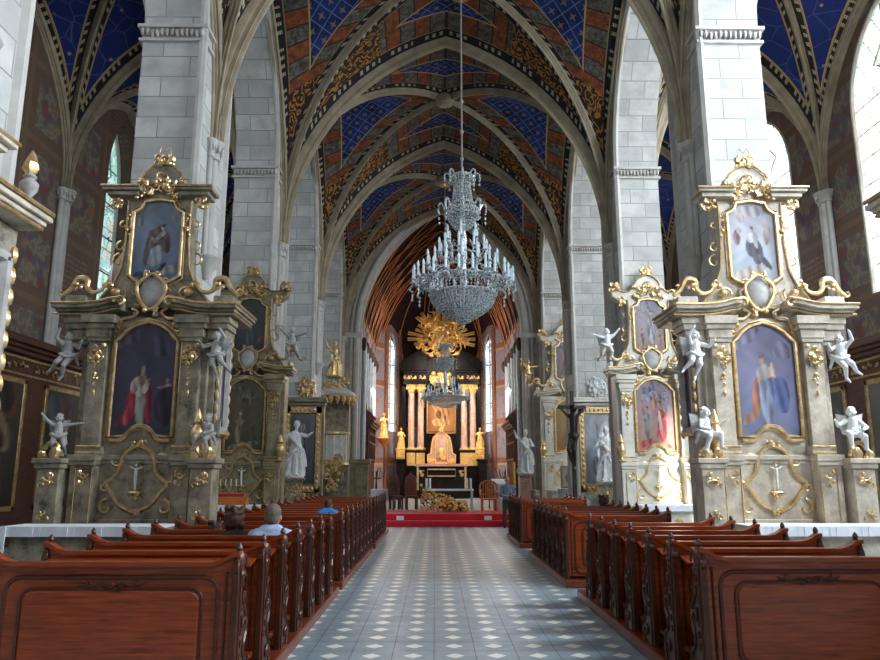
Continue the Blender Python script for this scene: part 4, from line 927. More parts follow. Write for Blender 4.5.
# picture altars of the third piers, with a robed statue before each
for sx in (-1, 1):
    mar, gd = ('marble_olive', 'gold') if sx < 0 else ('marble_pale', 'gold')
    xc = -5.15 if sx < 0 else 5.62
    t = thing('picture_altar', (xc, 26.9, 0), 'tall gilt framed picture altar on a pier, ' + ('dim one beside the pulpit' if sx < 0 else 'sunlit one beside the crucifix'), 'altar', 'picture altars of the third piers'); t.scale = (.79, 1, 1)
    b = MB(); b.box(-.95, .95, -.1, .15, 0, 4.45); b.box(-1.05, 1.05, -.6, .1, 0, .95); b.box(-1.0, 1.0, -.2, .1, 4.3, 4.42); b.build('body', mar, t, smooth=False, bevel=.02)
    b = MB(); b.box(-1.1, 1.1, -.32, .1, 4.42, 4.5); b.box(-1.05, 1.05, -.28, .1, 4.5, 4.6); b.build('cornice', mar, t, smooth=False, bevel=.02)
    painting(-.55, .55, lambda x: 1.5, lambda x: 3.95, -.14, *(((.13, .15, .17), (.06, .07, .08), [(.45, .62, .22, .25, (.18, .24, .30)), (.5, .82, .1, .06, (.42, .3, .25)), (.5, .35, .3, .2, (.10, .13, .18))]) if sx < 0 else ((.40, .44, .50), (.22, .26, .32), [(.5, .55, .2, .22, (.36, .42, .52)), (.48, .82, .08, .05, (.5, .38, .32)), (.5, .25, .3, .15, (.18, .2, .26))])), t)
    f = MB()
    for x0, x1, z0, z1 in ((-.82, -.6, 1.2, 4.25), (.6, .82, 1.2, 4.25), (-.82, .82, 1.2, 1.42), (-.82, .82, 4.03, 4.25)):
        f.box(x0, x1, -.2, -.1, z0, z1)
    for k in range(14): f.ball((-.71, -.21, 1.35 + .2 * k), .07, .03, .07, 6, 4); f.ball((.71, -.21, 1.35 + .2 * k), .07, .03, .07, 6, 4)
    for k in range(6): f.ball((-.5 + .2 * k, -.21, 4.14), .07, .03, .07, 6, 4); f.ball((-.5 + .2 * k, -.21, 1.31), .07, .03, .07, 6, 4)
    f.build('gilt_frame', gd, t)
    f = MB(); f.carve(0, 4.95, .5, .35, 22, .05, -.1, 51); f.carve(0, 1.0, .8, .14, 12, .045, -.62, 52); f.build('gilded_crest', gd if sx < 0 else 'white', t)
statue('robed_statue', 'white', A1, 2, (-5.25, 25.85, 1.75), .15, 1.95, 'grey-white robed statue in front of the gilt picture frame beside the pulpit', (.3, 1.75, 'marble_olive'))
statue('robed_statue', 'white', A2, 4, (5.68, 25.85, 1.6), -.25, 1.9, 'brightly lit white robed statue before the sunlit gilt picture frame', (.3, 1.6, 'marble_grey'))
statue('robed_statue', 'white', A3, 6, (3.75, 33.2, 1.9), -.1, 1.95, 'white robed statue on a plinth beside the chancel arch', (.26, 1.9, 'pink_paint'))
statue('robed_statue', 'gold', A3, 8, (-4.95, 32.9, 6.2), .2, 1.7, 'gilded robed statue crowning the pulpit canopy', None)
angel('reaching', 'gold', (4.05, 34.0, 6.0), .6, 1.4, 'gilded cherub beside the chancel arch altar', None)
# ================================================================= PULPIT, CRUCIFIX, GALLERIES
t = thing('pulpit', (-4.95, 33.1, 0), 'gilded and grey marble pulpit with carved canopy beside the chancel arch', 'pulpit')
b = MB(); b.lathe([(.1, .9), (.18, 1.2), (.35, 1.6), (.62, 2.0), (.78, 2.25), (.72, 2.35)], seg=16); b.build('basin', 'gold_dull', t)
b = MB(); b.lathe([(.70, 2.3), (.68, 2.4), (.66, 3.5), (.7, 3.6)], seg=16); b.build('parapet', 'blue_white', t)
b = MB(); b.lathe([(.74, 3.55), (.8, 3.6), (.8, 3.68), (.72, 3.7)], seg=16); b.carve(0, 2.1, .8, .5, 22, .05, -.62, 61, .1); b.carve(.1, 1.35, .3, .3, 8, .05, -.3, 62)
for k in range(8):
    a = pi + pi * k / 7
    b.tube([(.7 * cos(a), .7 * sin(a), 2.35), (.7 * cos(a), .7 * sin(a), 3.55)], .025, 5)
b.build('gilded_trim', 'gold', t)
b = MB(); b.box(-.95, .65, .5, .9, 0, 5.5); b.build('back_wall', 'marble_grey', t, smooth=False)
b = MB(); b.lathe([(.9, 5.25), (.95, 5.3), (.95, 5.45), (.8, 5.55), (.55, 5.7), (.4, 5.95), (.3, 6.1)], seg=16); b.build('canopy', 'blue_white', t)
b = MB(); b.lathe([(.97, 5.22), (1.0, 5.3), (.97, 5.38)], seg=16)
for k in range(20):
    a = 2 * pi * k / 20; b.ball((.93 * cos(a), .93 * sin(a), 5.12), .12, .12, .16, 6, 4); b.ball((.93 * cos(a), .93 * sin(a), 4.95), .05, .05, .08, 6, 4)
b.carve(0, 5.7, .55, .3, 20, .05, -.55, 63, .15); b.carve(.35, 5.9, .4, .3, 10, .05, -.3, 64, .1); b.build('canopy_carving', 'gold', t)
# marble parapet beside the pulpit
t = thing('marble_parapet', (-3.72, 33.6, 0), 'olive marble parapet between the pulpit and the chancel', 'parapet')
b = MB(); b.box(-.5, .42, -.2, .3, 0, .5); b.box(-.45, .36, -.12, .25, .5, 2.3); b.box(-.52, .44, -.2, .3, 2.3, 2.5); b.box(-.2, .1, -.2, 0, .5, 2.3); b.build('block', 'marble_olive', t, smooth=False, bevel=.02)
# crucifix on a pole
t = thing('crucifix', (4.58, 26.0, 0), 'tall dark wooden crucifix standing before the south picture altar', 'crucifix')
b = MB(); b.box(-.07, .07, -.05, .05, .4, 4.75); b.box(-.5, .5, -.05, .05, 4.12, 4.25); b.lathe([(.35, 0), (.35, .15), (.15, .3), (.1, .5)], seg=12); b.build('cross', 'wood_black', t, smooth=False, bevel=.01)
b = MB(); b.cap((0, -.14, 3.2), (0.02, -.14, 3.85), .14, .16); b.cap((.02, -.14, 3.9), (.03, -.17, 4.02), .06, .05); b.ball((.05, -.2, 4.12), .1, .11, .13)
for s in (-1, 1):
    b.cap((s * .16, -.14, 3.85), (s * .32, -.12, 4.02), .06, .045); b.cap((s * .32, -.12, 4.02), (s * .46, -.08, 4.18), .045, .03)
    b.cap((s * .08, -.14, 3.2), (s * .10 - .12, -.24, 2.65), .10, .075); b.cap((s * .10 - .12, -.24, 2.65), (s * .03, -.12, 2.1), .07, .045); b.cap((s * .03, -.12, 2.1), (s * .03, -.2, 1.95), .04, .03)
b.tube(spline([(-.15, -.1, 3.2), (0, -.28, 3.12), (.16, -.12, 3.2), (.0, 0, 3.2)], 5, True), .07, 6, True)
o = remesh(b, 'figure', 'wood_black', t, .025, 2)
t = thing('leaning_picture', (5.3, 31.0, 1.25), 'small framed portrait standing under the chancel arch altar', 'picture')
painting(-.28, .28, lambda x: .08, lambda x: .85, -.03, (.45, .45, .45), (.5, .46, .42), [(.5, .45, .28, .3, (.25, .16, .14)), (.5, .72, .15, .12, (.5, .32, .26))], t, nx=12, nz=16)
f = MB(); f.box(-.36, .36, -.02, .03, 0, .93); f.build('frame', 'gold_dull', t, smooth=False, bevel=.01)
b = MB(); b.box(4.85, 5.9, 30.8, 31.25, 0, 1.24); o = b.build('stone_table', 'grey_white', None, smooth=False, bevel=.02); tag(o, 'pale stone table carrying the small framed portrait', 'table')
for sx in (-1, 1):
    side = 'north' if sx < 0 else 'south'
    t = thing('choir_gallery', (sx * 4.04, 37.2, 0), 'dark brown wooden choir gallery on the %s chancel wall' % side, 'gallery', 'choir galleries')
    mt = Matrix.Diagonal((-sx, 1, 1, 1))
    b = MB(mt); b.box(0, .34, 0, 4.2, 2.6, 4.2); b.build('casework', 'wood_dark', t, smooth=False)
    b = MB(mt)
    for z0, z1, e in ((4.2, 4.32, .44), (4.32, 4.44, .54), (4.44, 4.58, .62), (2.5, 2.62, .4), (3.4, 3.48, .38)): b.box(0, e, -.05, 4.25, z0, z1)
    b.build('cornice', 'wood_brown', t, smooth=False, bevel=.02)
    b = MB(mt)
    for k in range(9): b.box(.33, .37, .2 + .47 * k, .28 + .47 * k, 2.62, 4.2); b.ball((.36, .45 + .47 * k, 3.9), .03, .09, .06, 6, 4)
    b.build('panel_trim', 'wood_brown', t)
    b = MB(mt); b.box(0, .3, 0, 4.4, .4, 2.5); b.build('stall_back', 'wood_brown', t, smooth=False)
    b = MB(mt)
    for k in range(5): b.box(0, .42, .1 + .85 * k, .18 + .85 * k, 4.58, 4.95); b.lathe([(.07, 4.95), (.1, 5.02), (.03, 5.15), (.01, 5.4)], (.2, .14 + .85 * k, 0), 8)
    b.build('finial_rail', 'wood_dark', t)
    t = thing('wall_candelabrum', (sx * 3.55, 40.8, 2.0), 'dark branching candelabrum below the %s choir wall' % side, 'candelabrum', 'wall candelabra of the chancel')
    b = MB(); b.lathe([(.06, -.9), (.03, -.4), (.05, 0)], seg=8); b.lathe([(.3, -1.6), (.3, -1.5), (.06, -1.4), (.04, -.9)], seg=10)
    for k in range(9):
        a = 2 * pi * k / 9; r = .3 + .25 * (k % 2); c, s = cos(a), sin(a)
        b.tube(spline([(0, 0, -.3), (r * .6 * c, r * .6 * s, -.42), (r * c, r * s, -.15 + .1 * (k % 3))], 4), .018, 5); b.lathe([(.05, 0), (.02, .03), (.02, .14)], (r * c, r * s, -.14 + .1 * (k % 3)), 6)
    b.build('branches', 'black', t)
statue('gilded_statue', 'gold_bright', A1, 12, (-3.45, 44.3, 4.02), .6, 1.5, 'gilded figure on a red bracket on the north apse wall', None)
b = MB(); b.lathe([(.05, 3.4), (.12, 3.6), (.42, 3.85), (.45, 3.95)], (-3.45, 44.3, 0), 12); o = b.build('wall_bracket', 'wood_orange', None); tag(o, 'red-brown bracket under the gilded figure in the apse', 'bracket')
# ================================================================= HIGH ALTAR
FZ = .405
t = thing('high_altar', (.08, 46.0, 0), 'towering black marble high altar with pink columns in the apse', 'altar')
b = MB()
for s in (-1, 1):
    b.box(*sorted((s * 1.05, s * 2.35)), -.2, 1.2, FZ, 3.2); b.box(*sorted((s * 2.3, s * 2.78)), -.75, .2, FZ, 2.62); b.box(*sorted((s * .95, s * 2.45)), -.35, 1.2, 3.2, 3.32)
    b.box(*sorted((s * .95, s * 1.15)), .1, 1.2, 3.3, 7.4)
    b.box(*sorted((s * 2.25, s * 2.5)), .2, 1.2, 3.3, 7.4); b.box(*sorted((s * 2.15, s * 2.85)), -.85, .2, 2.62, 2.74)
b.box(-1.1, 1.1, .2, 1.2, FZ, 4.0); b.box(-1.0, 1.0, .5, 1.2, 4.0, 7.6)
b.build('body', 'marble_black', t, smooth=False, bevel=.02)
b = MB()
for s in (-1, 1):
    for z0, z1, e in ((7.42, 7.6, .0), (7.6, 8.15, -.04), (8.15, 8.3, .1), (8.3, 8.45, .22)): b.box(*sorted((s * .9, s * (2.42 + e))), -.3 - e, 1.2, z0, z1)
    P = [(2.6, 8.45), (2.62, 8.9), (2.3, 9.15), (1.7, 9.5), (1.2, 9.75), (.95, 10.1), (.8, 10.1), (.9, 9.3), (.9, 8.45)]; b.prism([(s * x, z) for x, z in P], -.2, .8)
b.prism([(-1.0, 7.5), (-1.0, 8.9), (-.5, 9.3), (0, 9.45), (.5, 9.3), (1.0, 8.9), (1.0, 7.5), (.5, 8.0), (-.5, 8.0)], 0, 1); b.build('entablature', 'marble_black', t, smooth=False, bevel=.03)
for x in (-1.9, -1.3, 1.43, 1.98):
    b = MB(); b.lathe([(.27, 3.32), (.27, 3.42), (.21, 3.5), (.20, 3.6), (.18, 6.9), (.17, 6.95)], (x, 0, 0), 16); c = b.build('column', 'marble_pink', t)
    b = MB(); b.lathe([(.2, 6.9), (.24, 7.0), (.24, 7.1), (.32, 7.36), (.34, 7.42)], (x, 0, 0), 12)
    for k in range(8): b.ball((x + .28 * cos(k * pi / 4), .28 * sin(k * pi / 4), 7.2), .07, .07, .11, 6, 4)
    b.lathe([(.31, 3.3), (.33, 3.38), (.27, 3.46)], (x, 0, 0), 12); b.build('gilded_capital', 'gold_bright', c)
    b = MB(); b.box(x - .27, x + .27, -.28, .1, 2.35, 3.15); b.build('gilded_pedestal', 'gold_bright', t, smooth=False, bevel=.02)
painting(-.85, .85, lambda x: 4.5, lambda x: 6.9, .45, (.30, .12, .05), (.34, .15, .05), [(.5, .5, .3, .25, (.55, .26, .08)), (.3, .7, .15, .1, (.65, .36, .12)), (.65, .75, .12, .12, (.5, .2, .08)), (.5, .25, .35, .12, (.65, .34, .12)), (.4, .45, .1, .12, (.2, .08, .05))], t)
b = MB()
P = [(-.9, .42, 4.4), (.9, .42, 4.4), (.9, .42, 6.9), (0, .42, 7.3), (-.9, .42, 6.9)]; b.tube(P, .06, 6, True)
b.carve(0, 7.75, .85, .45, 34, .07, -.2, 71, .25)
for k in range(8): b.ball((R.uniform(-.6, .6), -.35, R.uniform(7.5, 8.2)), .2, .14, .16)
for s in (-1, 1):
    for x in (1.2, 1.8, 2.2): b.carve(s * x, 7.87, .22, .12, 5, .035, -.3, 72)
    b.tube([(s * .95, -.33, 8.22), (s * 2.55, -.33, 8.22)], .03, 5)
b.build('gilded_trim', 'gold_bright', t)
# tabernacle
b = MB(); P = [(-.85, 2.5), (-.85, 3.0), (-.66, 3.1), (-.58, 3.7), (-.5, 4.05), (-.2, 4.35), (0, 4.42), (.2, 4.35), (.5, 4.05), (.58, 3.7), (.66, 3.1), (.85, 3.0), (.85, 2.5)]
b.prism(P, -.75, .2); ta = b.build('tabernacle', 'marble_pink', t, smooth=False, bevel=.02)
b = MB(); b.tube([(x, -.78, z) for x, z in P], .05, 6, True)
for s in (-1, 1):
    for k in range(6): b.ball((s * (.42 + .08 * k), -.85, 2.62 + .03 * (k % 2)), .08, .08, .14, 6, 4)
    b.tube([(s * .36, -.8, 2.6), (s * .36, -.8, 3.9)], .04, 5)
b.ball((0, -.85, 3.2), .16, .06, .24); b.carve(0, 2.95, .25, .25, 10, .04, -.82, 75); b.carve(0, 4.6, .16, .1, 8, .035, -.5, 76); b.tube([(0, -.5, 4.5), (0, -.5, 4.95)], .03, 5); b.tube([(-.13, -.5, 4.8), (.13, -.5, 4.8)], .03, 5); b.build('tabernacle_trim', 'gold_bright', ta)
b = MB(); b.box(-1.7, 1.7, -1.6, -.2, FZ, .65); b.box(-1.5, 1.5, -1.35, -.3, .65, 2.3); b.build('mensa', 'marble_black', t, smooth=False, bevel=.02)
b = MB(); b.box(-1.6, 1.6, -1.45, -.25, 2.3, 2.46); b.build('mensa_top', 'pink_paint', t, smooth=False, bevel=.02)
b = MB(); P = [(-.85, -1.38, 1.72), (.85, -1.38, 1.72), (.85, -1.38, 2.12), (-.85, -1.38, 2.12)]; b.tube(P, .045, 6, True)
for s in (-1, 1): b.carve(s * 1.2, 1.9, .16, .22, 8, .03, -1.38, 78); b.box(*sorted((s * 1.38, s * 1.5)), -1.4, -1.34, .9, 2.3)
b.build('mensa_trim', 'gold', t)
# the glory
t = thing('gilded_glory', (.08, 46.1, 10.4), 'large gilded sunburst of rays, clouds and angels above the high altar', 'sculpture')
b = MB()
for k in range(34):
    a = 2 * pi * k / 34; r1 = (1.75 if k % 4 > 1 else 2.15); r0 = .9
    if sin(a) < -.35: continue
    for off in (-.035, .035): b.cap((r0 * cos(a + off), .0, r0 * sin(a + off)), (r1 * cos(a + off * .9), -.05, r1 * sin(a + off * .9)), .045, .05, 5)
b.build('rays', 'gold_bright', t)
b = MB(); g = random.Random(5)
for k in range(60):
    a = g.uniform(0, 6.28); r = g.uniform(.45, 1.5); b.ball((r * 1.15 * cos(a), -.2 - g.uniform(0, .2), r * .85 * sin(a) + .05), g.uniform(.12, .26), .16, g.uniform(.10, .2), 8, 5)
b.carve(0, 0, 1.3, 1.1, 46, .06, -.4, 81, .2); b.build('clouds', 'gold_bright', t)
b = MB(); b.ball((0, -.2, .15), .5, .2, .55, 14, 8); b.build('sun_disc', 'gold', t)
for k, (x, z, rz, ki) in enumerate(((-1.1, .9, .4, 'flying'), (1.05, 1.0, -.4, 'flying'), (-1.3, -.5, .2, 'seated'), (1.35, -.45, -.2, 'seated'), (-.3, 1.3, 0, 'reaching'))):
    angel(ki, 'gold_bright', (.08 + x, 45.6, 10.1 + z), rz, 1.1, 'gilded cherub in the glory, ' + ['upper one on the window side nearest the red bracket', 'upper one opposite the red bracket', 'lower one toward the red bracket', 'lower one opposite the red bracket', 'topmost'][k], 'gilded cherubs of the glory', 1 if k % 2 else -1)
for s in (-1, 1):
    statue('gilded_statue', 'gold_bright', A2 if s < 0 else A1, 20 + s, (.0 + s * 2.45, 45.55, 3.40), s * -.3, 1.3, 'gilded robed figure on black marble ' + ('north' if s < 0 else 'south') + ' flank of the high altar', None, 'gilded figures flanking the high altar')
    b = MB(); b.box(-.26, .26, -.26, .26, 2.75, 3.3); b.carve(0, 3.0, .2, .22, 8, .035, -.28, 9); o = b.build('gilded_plinth', 'gold_bright', None); o.location = (.0 + s * 2.45, 45.42, .02); tag(o, 'gilded plinth under the ' + ('north' if s < 0 else 'south') + ' flanking figure of the high altar', 'plinth')
# communion table with cloth, candles, flowers
def on(x, y, z=.425): return (x, y, z)
t = thing('altar_table', on(.18, 29.2), 'plain altar table with glassy blue-white top before the high altar', 'table')
b = MB(); b.box(-1.0, 1.0, -.35, .35, .76, .83); b.build('table_top', 'cloth', t, smooth=False, bevel=.01)
for s in (-1, 1):
    for y in (-.28, .28):
        b = MB(); b.box(s * .94 - .035, s * .94 + .035, y - .035, y + .035, 0, .76); b.build('leg', 'blue_white', t, smooth=False)
k = 0
for x in (-.86, -.72, .78, .92):
    c = thing('altar_candle', (.18 + x * .98, 29.2, .425 + .83), 'thick white candle on the altar table, ' + ['outermost near the flowers', 'second on the flower side', 'inner one on the chair side', 'outermost on the chair side'][k], 'candle', 'candles on the altar table'); k += 1
    b = MB(); b.lathe([(.07, 0), (.07, .02), (.05, .03)], seg=10); b.build('dish', 'brass', c); b = MB(); b.lathe([(.045, .02), (.045, .40), (.03, .41)], seg=12); b.build('wax', 'wax', c); b = MB(); b.tube([(0, 0, .40), (0, 0, .43)], .005, 4); b.build('wick', 'black', c)
for x in (.0, .48):
    b = MB(); b.lathe([(.12, 0), (.26, .12), (.30, .3), (.27, .42), (.24, .4), (.2, .2), (.05, .1)], seg=14); o = b.build('flower_pot', 'marble_pink', None); o.location = (.15 + x, 28.75, .425); tag(o, 'pink stone urn under the altar table, ' + ('closest to the flowers' if x < .2 else 'closest to the armchair'), 'urn', 'urns under the altar table')
t = thing('flower_arrangement', on(0, 28.1), 'sloping mound of yellow and orange flowers with green leaves before the altar table', 'flowers')
b = MB(); g = random.Random(9); fb = MB(); lb = MB()
for k in range(620):
    u = g.random(); x = -.85 + 1.75 * u; h = .85 * (1 - u) ** .8 + .12; z = g.uniform(.02, h); y = g.uniform(-.25, .25) - .1
    a = g.uniform(0, 6.28); e = g.uniform(.2, 1.3); L = g.uniform(.08, .2); d = Vector((cos(a) * cos(e), sin(a) * cos(e) - .3, sin(e) * .8)); p = Vector((x, y, z)); s = d.cross(Vector((0, 0, 1))).normalized() * L * .22
    lb.add([p, p + d * L * .5 + s, p + d * L, p + d * L * .5 - s], [(0, 1, 2), (0, 2, 3)])
    if k % 3 == 0:
        q = Vector((x, y - .12, z + .05)); r = g.uniform(.025, .05); fb.ball(q, r, r, r * .7, 6, 4)
        for j in range(5): fb.ball(q + Vector((cos(j * 1.256) * r, -r * .3, sin(j * 1.256) * r)), r * .55, r * .4, r * .55, 5, 3)
o = lb.build('leaves', 'leaf', t, smooth=False); o['kind'] = 'stuff'; o = fb.build('blossoms', 'flower', t); o['kind'] = 'stuff'
def armchair(loc, rz, label, m='wood_orange'):
    t = thing('armchair', loc, label, 'chair', 'wooden sanctuary chairs', rz)
    b = MB(); b.box(-.3, .3, -.27, .27, .42, .48); b.build('seat', m, t, smooth=False, bevel=.02)
    for sx in (-1, 1):
        for y in (-.24, .24):
            b = MB(); b.lathe([(.03, 0), (.045, .1), (.03, .2), (.04, .42)], (sx * .26, y, 0), 8); b.build('leg', m, t)
        b = MB(); b.tube(spline([(sx * .28, .25, .8), (sx * .33, 0, .72), (sx * .34, -.22, .70), (sx * .36, -.28, .64)], 4), .03, 6); b.tube([(sx * .32, -.2, .46), (sx * .33, -.2, .70)], .025, 6); b.build('arm', m, t)
    b = MB(); b.tube(spline([(-.3, .25, .46), (-.34, .28, .8), (-.28, .3, 1.05), (0, .31, 1.15), (.28, .3, 1.05), (.34, .28, .8), (.3, .25, .46)], 6), .035, 6)
    for k in range(5): b.box(-.2 + .1 * k - .025, -.2 + .1 * k + .025, .26, .30, .46, 1.08)
    b.box(-.28, .28, .25, .3, .6, .66); b.build('backrest', m, t)
    return t
armchair(on(1.78, 29.0), 0, 'orange wooden armchair with slatted round back beside the altar table')
armchair(on(2.25, 30.6), .3, 'second orange wooden chair half behind the armchair by the lectern')
for x, y, rz, l, m in ((-1.9, 30.2, .5, 'carved brown chair standing by the north end of the altar steps', 'wood_brown'), (-1.28, 30.2, .2, 'carved brown chair between the altar table and the first carved chair', 'wood')):
    t = thing('carved_chair', on(x, y), l, 'chair', 'carved chairs beside the altar', rz)
    b = MB(); b.box(-.25, .25, -.22, .22, .45, .55); b.build('seat', m, t, smooth=False, bevel=.02)
    for sx in (-1, 1):
        for yy in (-.18, .18): b = MB(); b.box(sx * .2 - .03, sx * .2 + .03, yy - .03, yy + .03, 0, .46); b.build('leg', m, t, smooth=False)
    b = MB(); b.prism([(-.25, .5), (-.27, 1.0), (-.2, 1.3), (-.08, 1.38), (0, 1.48), (.08, 1.38), (.2, 1.3), (.27, 1.0), (.25, .5)], .18, .24); b.build('backrest', m, t, smooth=False, bevel=.02)
    b = MB(); b.carve(0, 1.0, .2, .3, 10, .02, .16, 3); b.build('backrest_carving', m, t)
t = thing('lectern', on(2.22, 29.6), 'narrow white lectern behind the standing man', 'lectern'); b = MB(); b.box(-.22, .22, -.15, .15, 0, 1.0); b.build('body', 'white', t, smooth=False, bevel=.02); b = MB(); b.add([(-.28, -.22, 1.0), (.28, -.22, 1.0), (.28, .22, 1.18), (-.28, .22, 1.18), (-.28, -.22, 1.04), (.28, -.22, 1.04), (.28, .22, 1.22), (-.28, .22, 1.22)], [(0, 1, 2, 3), (4, 7, 6, 5), (0, 4, 5, 1), (1, 5, 6, 2), (2, 6, 7, 3), (3, 7, 4, 0)]); b.build('book_rest', 'cloth', t, smooth=False)
t = thing('tall_candle', on(2.72, 28.4, .0), 'tall yellow candle on a dark stand beside the standing man', 'candle')
b = MB(); b.lathe([(.2, 0), (.2, .05), (.05, .15), (.04, .6), (.07, .75), (.04, .9), (.03, 1.25), (.1, 1.3)], seg=12); b.build('stand', 'black', t); b = MB(); b.lathe([(.05, 1.3), (.05, 2.25), (.03, 2.27)], seg=12); b.build('wax', 'wax_yellow', t)
t = thing('side_table', on(-2.45, 31.2), 'small table with white linen and a red cloth near the parapet', 'table'); b = MB(); b.box(-.5, .5, -.3, .3, .7, .76); b.build('table_top', 'wood_brown', t, smooth=False)
for s in (-1, 1):
    for y in (-.25, .25): b = MB(); b.box(s * .44 - .03, s * .44 + .03, y - .03, y + .03, 0, .7); b.build('leg', 'wood_brown', t, smooth=False)
cloth(-3.0, -1.9, 30.85, 31.55, 1.19, 'white linen draped over the small side table', .45, [(-3.0, -2.9, .6)], name='table_cloth')
t = thing('stool', on(-1.95, 30.75), 'low red upholstered stool beside the small linen table', 'stool'); b = MB(); b.box(-.25, .25, -.2, .2, .38, .5); b.build('cushion', 'red_cloth', t, bevel=.03)
for s in (-1, 1):
    for y in (-.15, .15): b = MB(); b.box(s * .2 - .025, s * .2 + .025, y - .025, y + .025, 0, .38); b.build('leg', 'wood_brown', t, smooth=False)
# ================================================================= CHANDELIERS
def chandelier(loc, sc, ztop, label, rings, bulbm='bulb', small=False):
    t = thing('crystal_chandelier', loc, label, 'chandelier', 'crystal chandeliers'); t.scale = (sc,) * 3
    g = random.Random(4)
    b = MB(); b.tube([(0, 0, 3.9), (0, 0, (ztop - loc[2]) / sc)], .022, 6)
    for z in (4.3, 5.05, 5.9): b.ball((0, 0, z), .05, .05, .07)
    b.build('suspension_cable', 'grey_white', t)
    b = MB(); zt = (ztop - loc[2]) / sc; zt = zt - .75 if not small else zt; b.lathe([(.05, -.35), (.30, -.25), (.36, -.1), (.3, .0), (.05, .1)], (0, 0, zt), 14); b.build('ceiling_rose', 'brass', t)
    def strings(mb, r0, z0, r1, z1, n, m, bulge, sz):
        for k in range(n):
            a = 2 * pi * k / n
            for j in range(m):
                u = (j + .5) / m; r = r0 + (r1 - r0) * u + bulge * sin(pi * u); z = z0 + (z1 - z0) * u; x, y = r * cos(a), r * sin(a); s = sz * g.uniform(.8, 1.2)
                mb.add([(x, y, z + s * 1.4), (x + s, y, z), (x, y + s, z), (x - s, y, z), (x, y - s, z), (x, y, z - s * 1.4)], [(0, 1, 2), (0, 2, 3), (0, 3, 4), (0, 4, 1), (5, 2, 1), (5, 3, 2), (5, 4, 3), (5, 1, 4)])
    # tiers: crown, upper corona, stem, candle rings, bowl
    b = MB(); strings(b, .20, 3.75, .28, 3.05, 26, 12, -.02, .022); strings(b, .34, 3.0, .42, 2.85, 40, 3, 0, .028); strings(b, .42, 2.85, .16, 2.42, 30, 7, .04, .024)
    strings(b, .30, 3.8, .30, 3.66, 26, 2, 0, .03); b.build('crown_bead_chain', 'crystal', t)
    b = MB()
    for r, z, q in ((.26, 3.82, .035), (.22, 3.72, .02), (.33, 3.06, .03), (.42, 2.9, .035), (.40, 2.78, .02)): b.tube([(r * cos(a), r * sin(a), z) for a in [2 * pi * k / 24 for k in range(24)]], q, 6, True, ref=(0, 0, 1))
    for k in range(8):
        a = 2 * pi * k / 8; c, s = cos(a), sin(a)
        b.tube(spline([(.25 * c, .25 * s, 3.7), (.34 * c, .34 * s, 3.9), (.44 * c, .44 * s, 3.86), (.44 * c, .44 * s, 3.68)], 4), .025, 5); b.tube(spline([(.40 * c, .40 * s, 2.85), (.52 * c, .52 * s, 3.1), (.60 * c, .60 * s, 3.0), (.58 * c, .58 * s, 2.8)], 4), .026, 5)
        for z, r in ((3.6, .44), (2.7, .58), (2.58, .58)): b.ball((r * c, r * s, z), .028, .028, .045, 6, 4)
    b.lathe([(.07, 1.0), (.1, 1.4), (.06, 1.8), (.12, 2.1), (.08, 2.4), (.05, 3.8)], seg=10); b.lathe([(.02, 3.8), (.1, 3.85), (.02, 4.0)], seg=8)
    b.build('crown_frame', 'crystal', t)
    b = MB(); strings(b, .84, .98, .80, .72, 60, 4, .02, .026); strings(b, .80, .72, .16, .5 if small else .06, 24 if small else 52, 6 if small else 15, .0 if small else .17, .024); strings(b, .05, .06, .0, -.12, 5, 3, 0, .03)
    strings(b, 1.05, 1.05, .86, .98, 64, 3, 0, .026); b.build('bowl_bead_chain', 'crystal', t)
    b = MB()
    for r, z, q in ((1.05, 1.06, .03), (.86, 1.0, .035), (.82, .72, .035), *(() if small else ((.62, .42, .012), (.16, .06, .03))), (.7, 1.35, .02), (.42, 1.75, .02)): b.tube([(r * cos(a), r * sin(a), z) for a in [2 * pi * k / 40 for k in range(40)]], q, 6, True, ref=(0, 0, 1))
    if not small: b.lathe([(.8, .74), (.62, .40), (.3, .14), (.14, .08), (.12, .12), (.28, .18), (.58, .44), (.76, .76)], seg=30)
    b.build('bowl_frame', 'crystal', t)
    first = None; arms = MB()
    for n, r, z in rings:
        for k in range(n):
            a = 2 * pi * (k + .5 * (n % 3) / 2) / n + r; rr = r * g.uniform(.96, 1.04); zz = z + g.uniform(-.03, .03); c, s = cos(a), sin(a)
            arms.tube(spline([(rr * .55 * c, rr * .55 * s, z + .02), (rr * .8 * c, rr * .8 * s, z - .12), (rr * c, rr * s, zz)], 4), .018, 5)
            arms.lathe([(.02, -.02), (.075, .0), (.06, .03), (.02, .03)], (rr * c, rr * s, zz), 8)
            for j in range(3): arms.ball((rr * c + .05 * cos(j * 2.1), rr * s + .05 * sin(j * 2.1), zz - .07), .018, .018, .04, 5, 3)
            if first is None:
                q = MB(); q.lathe([(.03, 0), (.03, .19), (.024, .2)], seg=8); first = q.build('candle', bulbm, t); q = MB(); q.lathe([(.018, .2), (.032, .24), (.034, .29), (.018, .35), (.004, .38)], seg=8); bulb = q.build('bulb', bulbm, first); o = first
            else:
                o = first.copy(); COL.objects.link(o); o.parent = t; q = bulb.copy(); COL.objects.link(q); q.parent = o
            o.location = (rr * c, rr * s, zz + .03)
    for k in range(12):
        a = 2 * pi * k / 12; c, s = cos(a), sin(a)
        arms.tube(spline([(1.05 * c, 1.05 * s, 1.0), (1.22 * c, 1.22 * s, .98), (1.30 * c, 1.30 * s, .86), (1.22 * c, 1.22 * s, .78)], 4), .03, 5)
        for z in (.7, .6): arms.ball((1.24 * c, 1.24 * s, z), .03, .03, .05, 5, 3)
    arms.build('arm_frame', 'crystal', t)
    return t
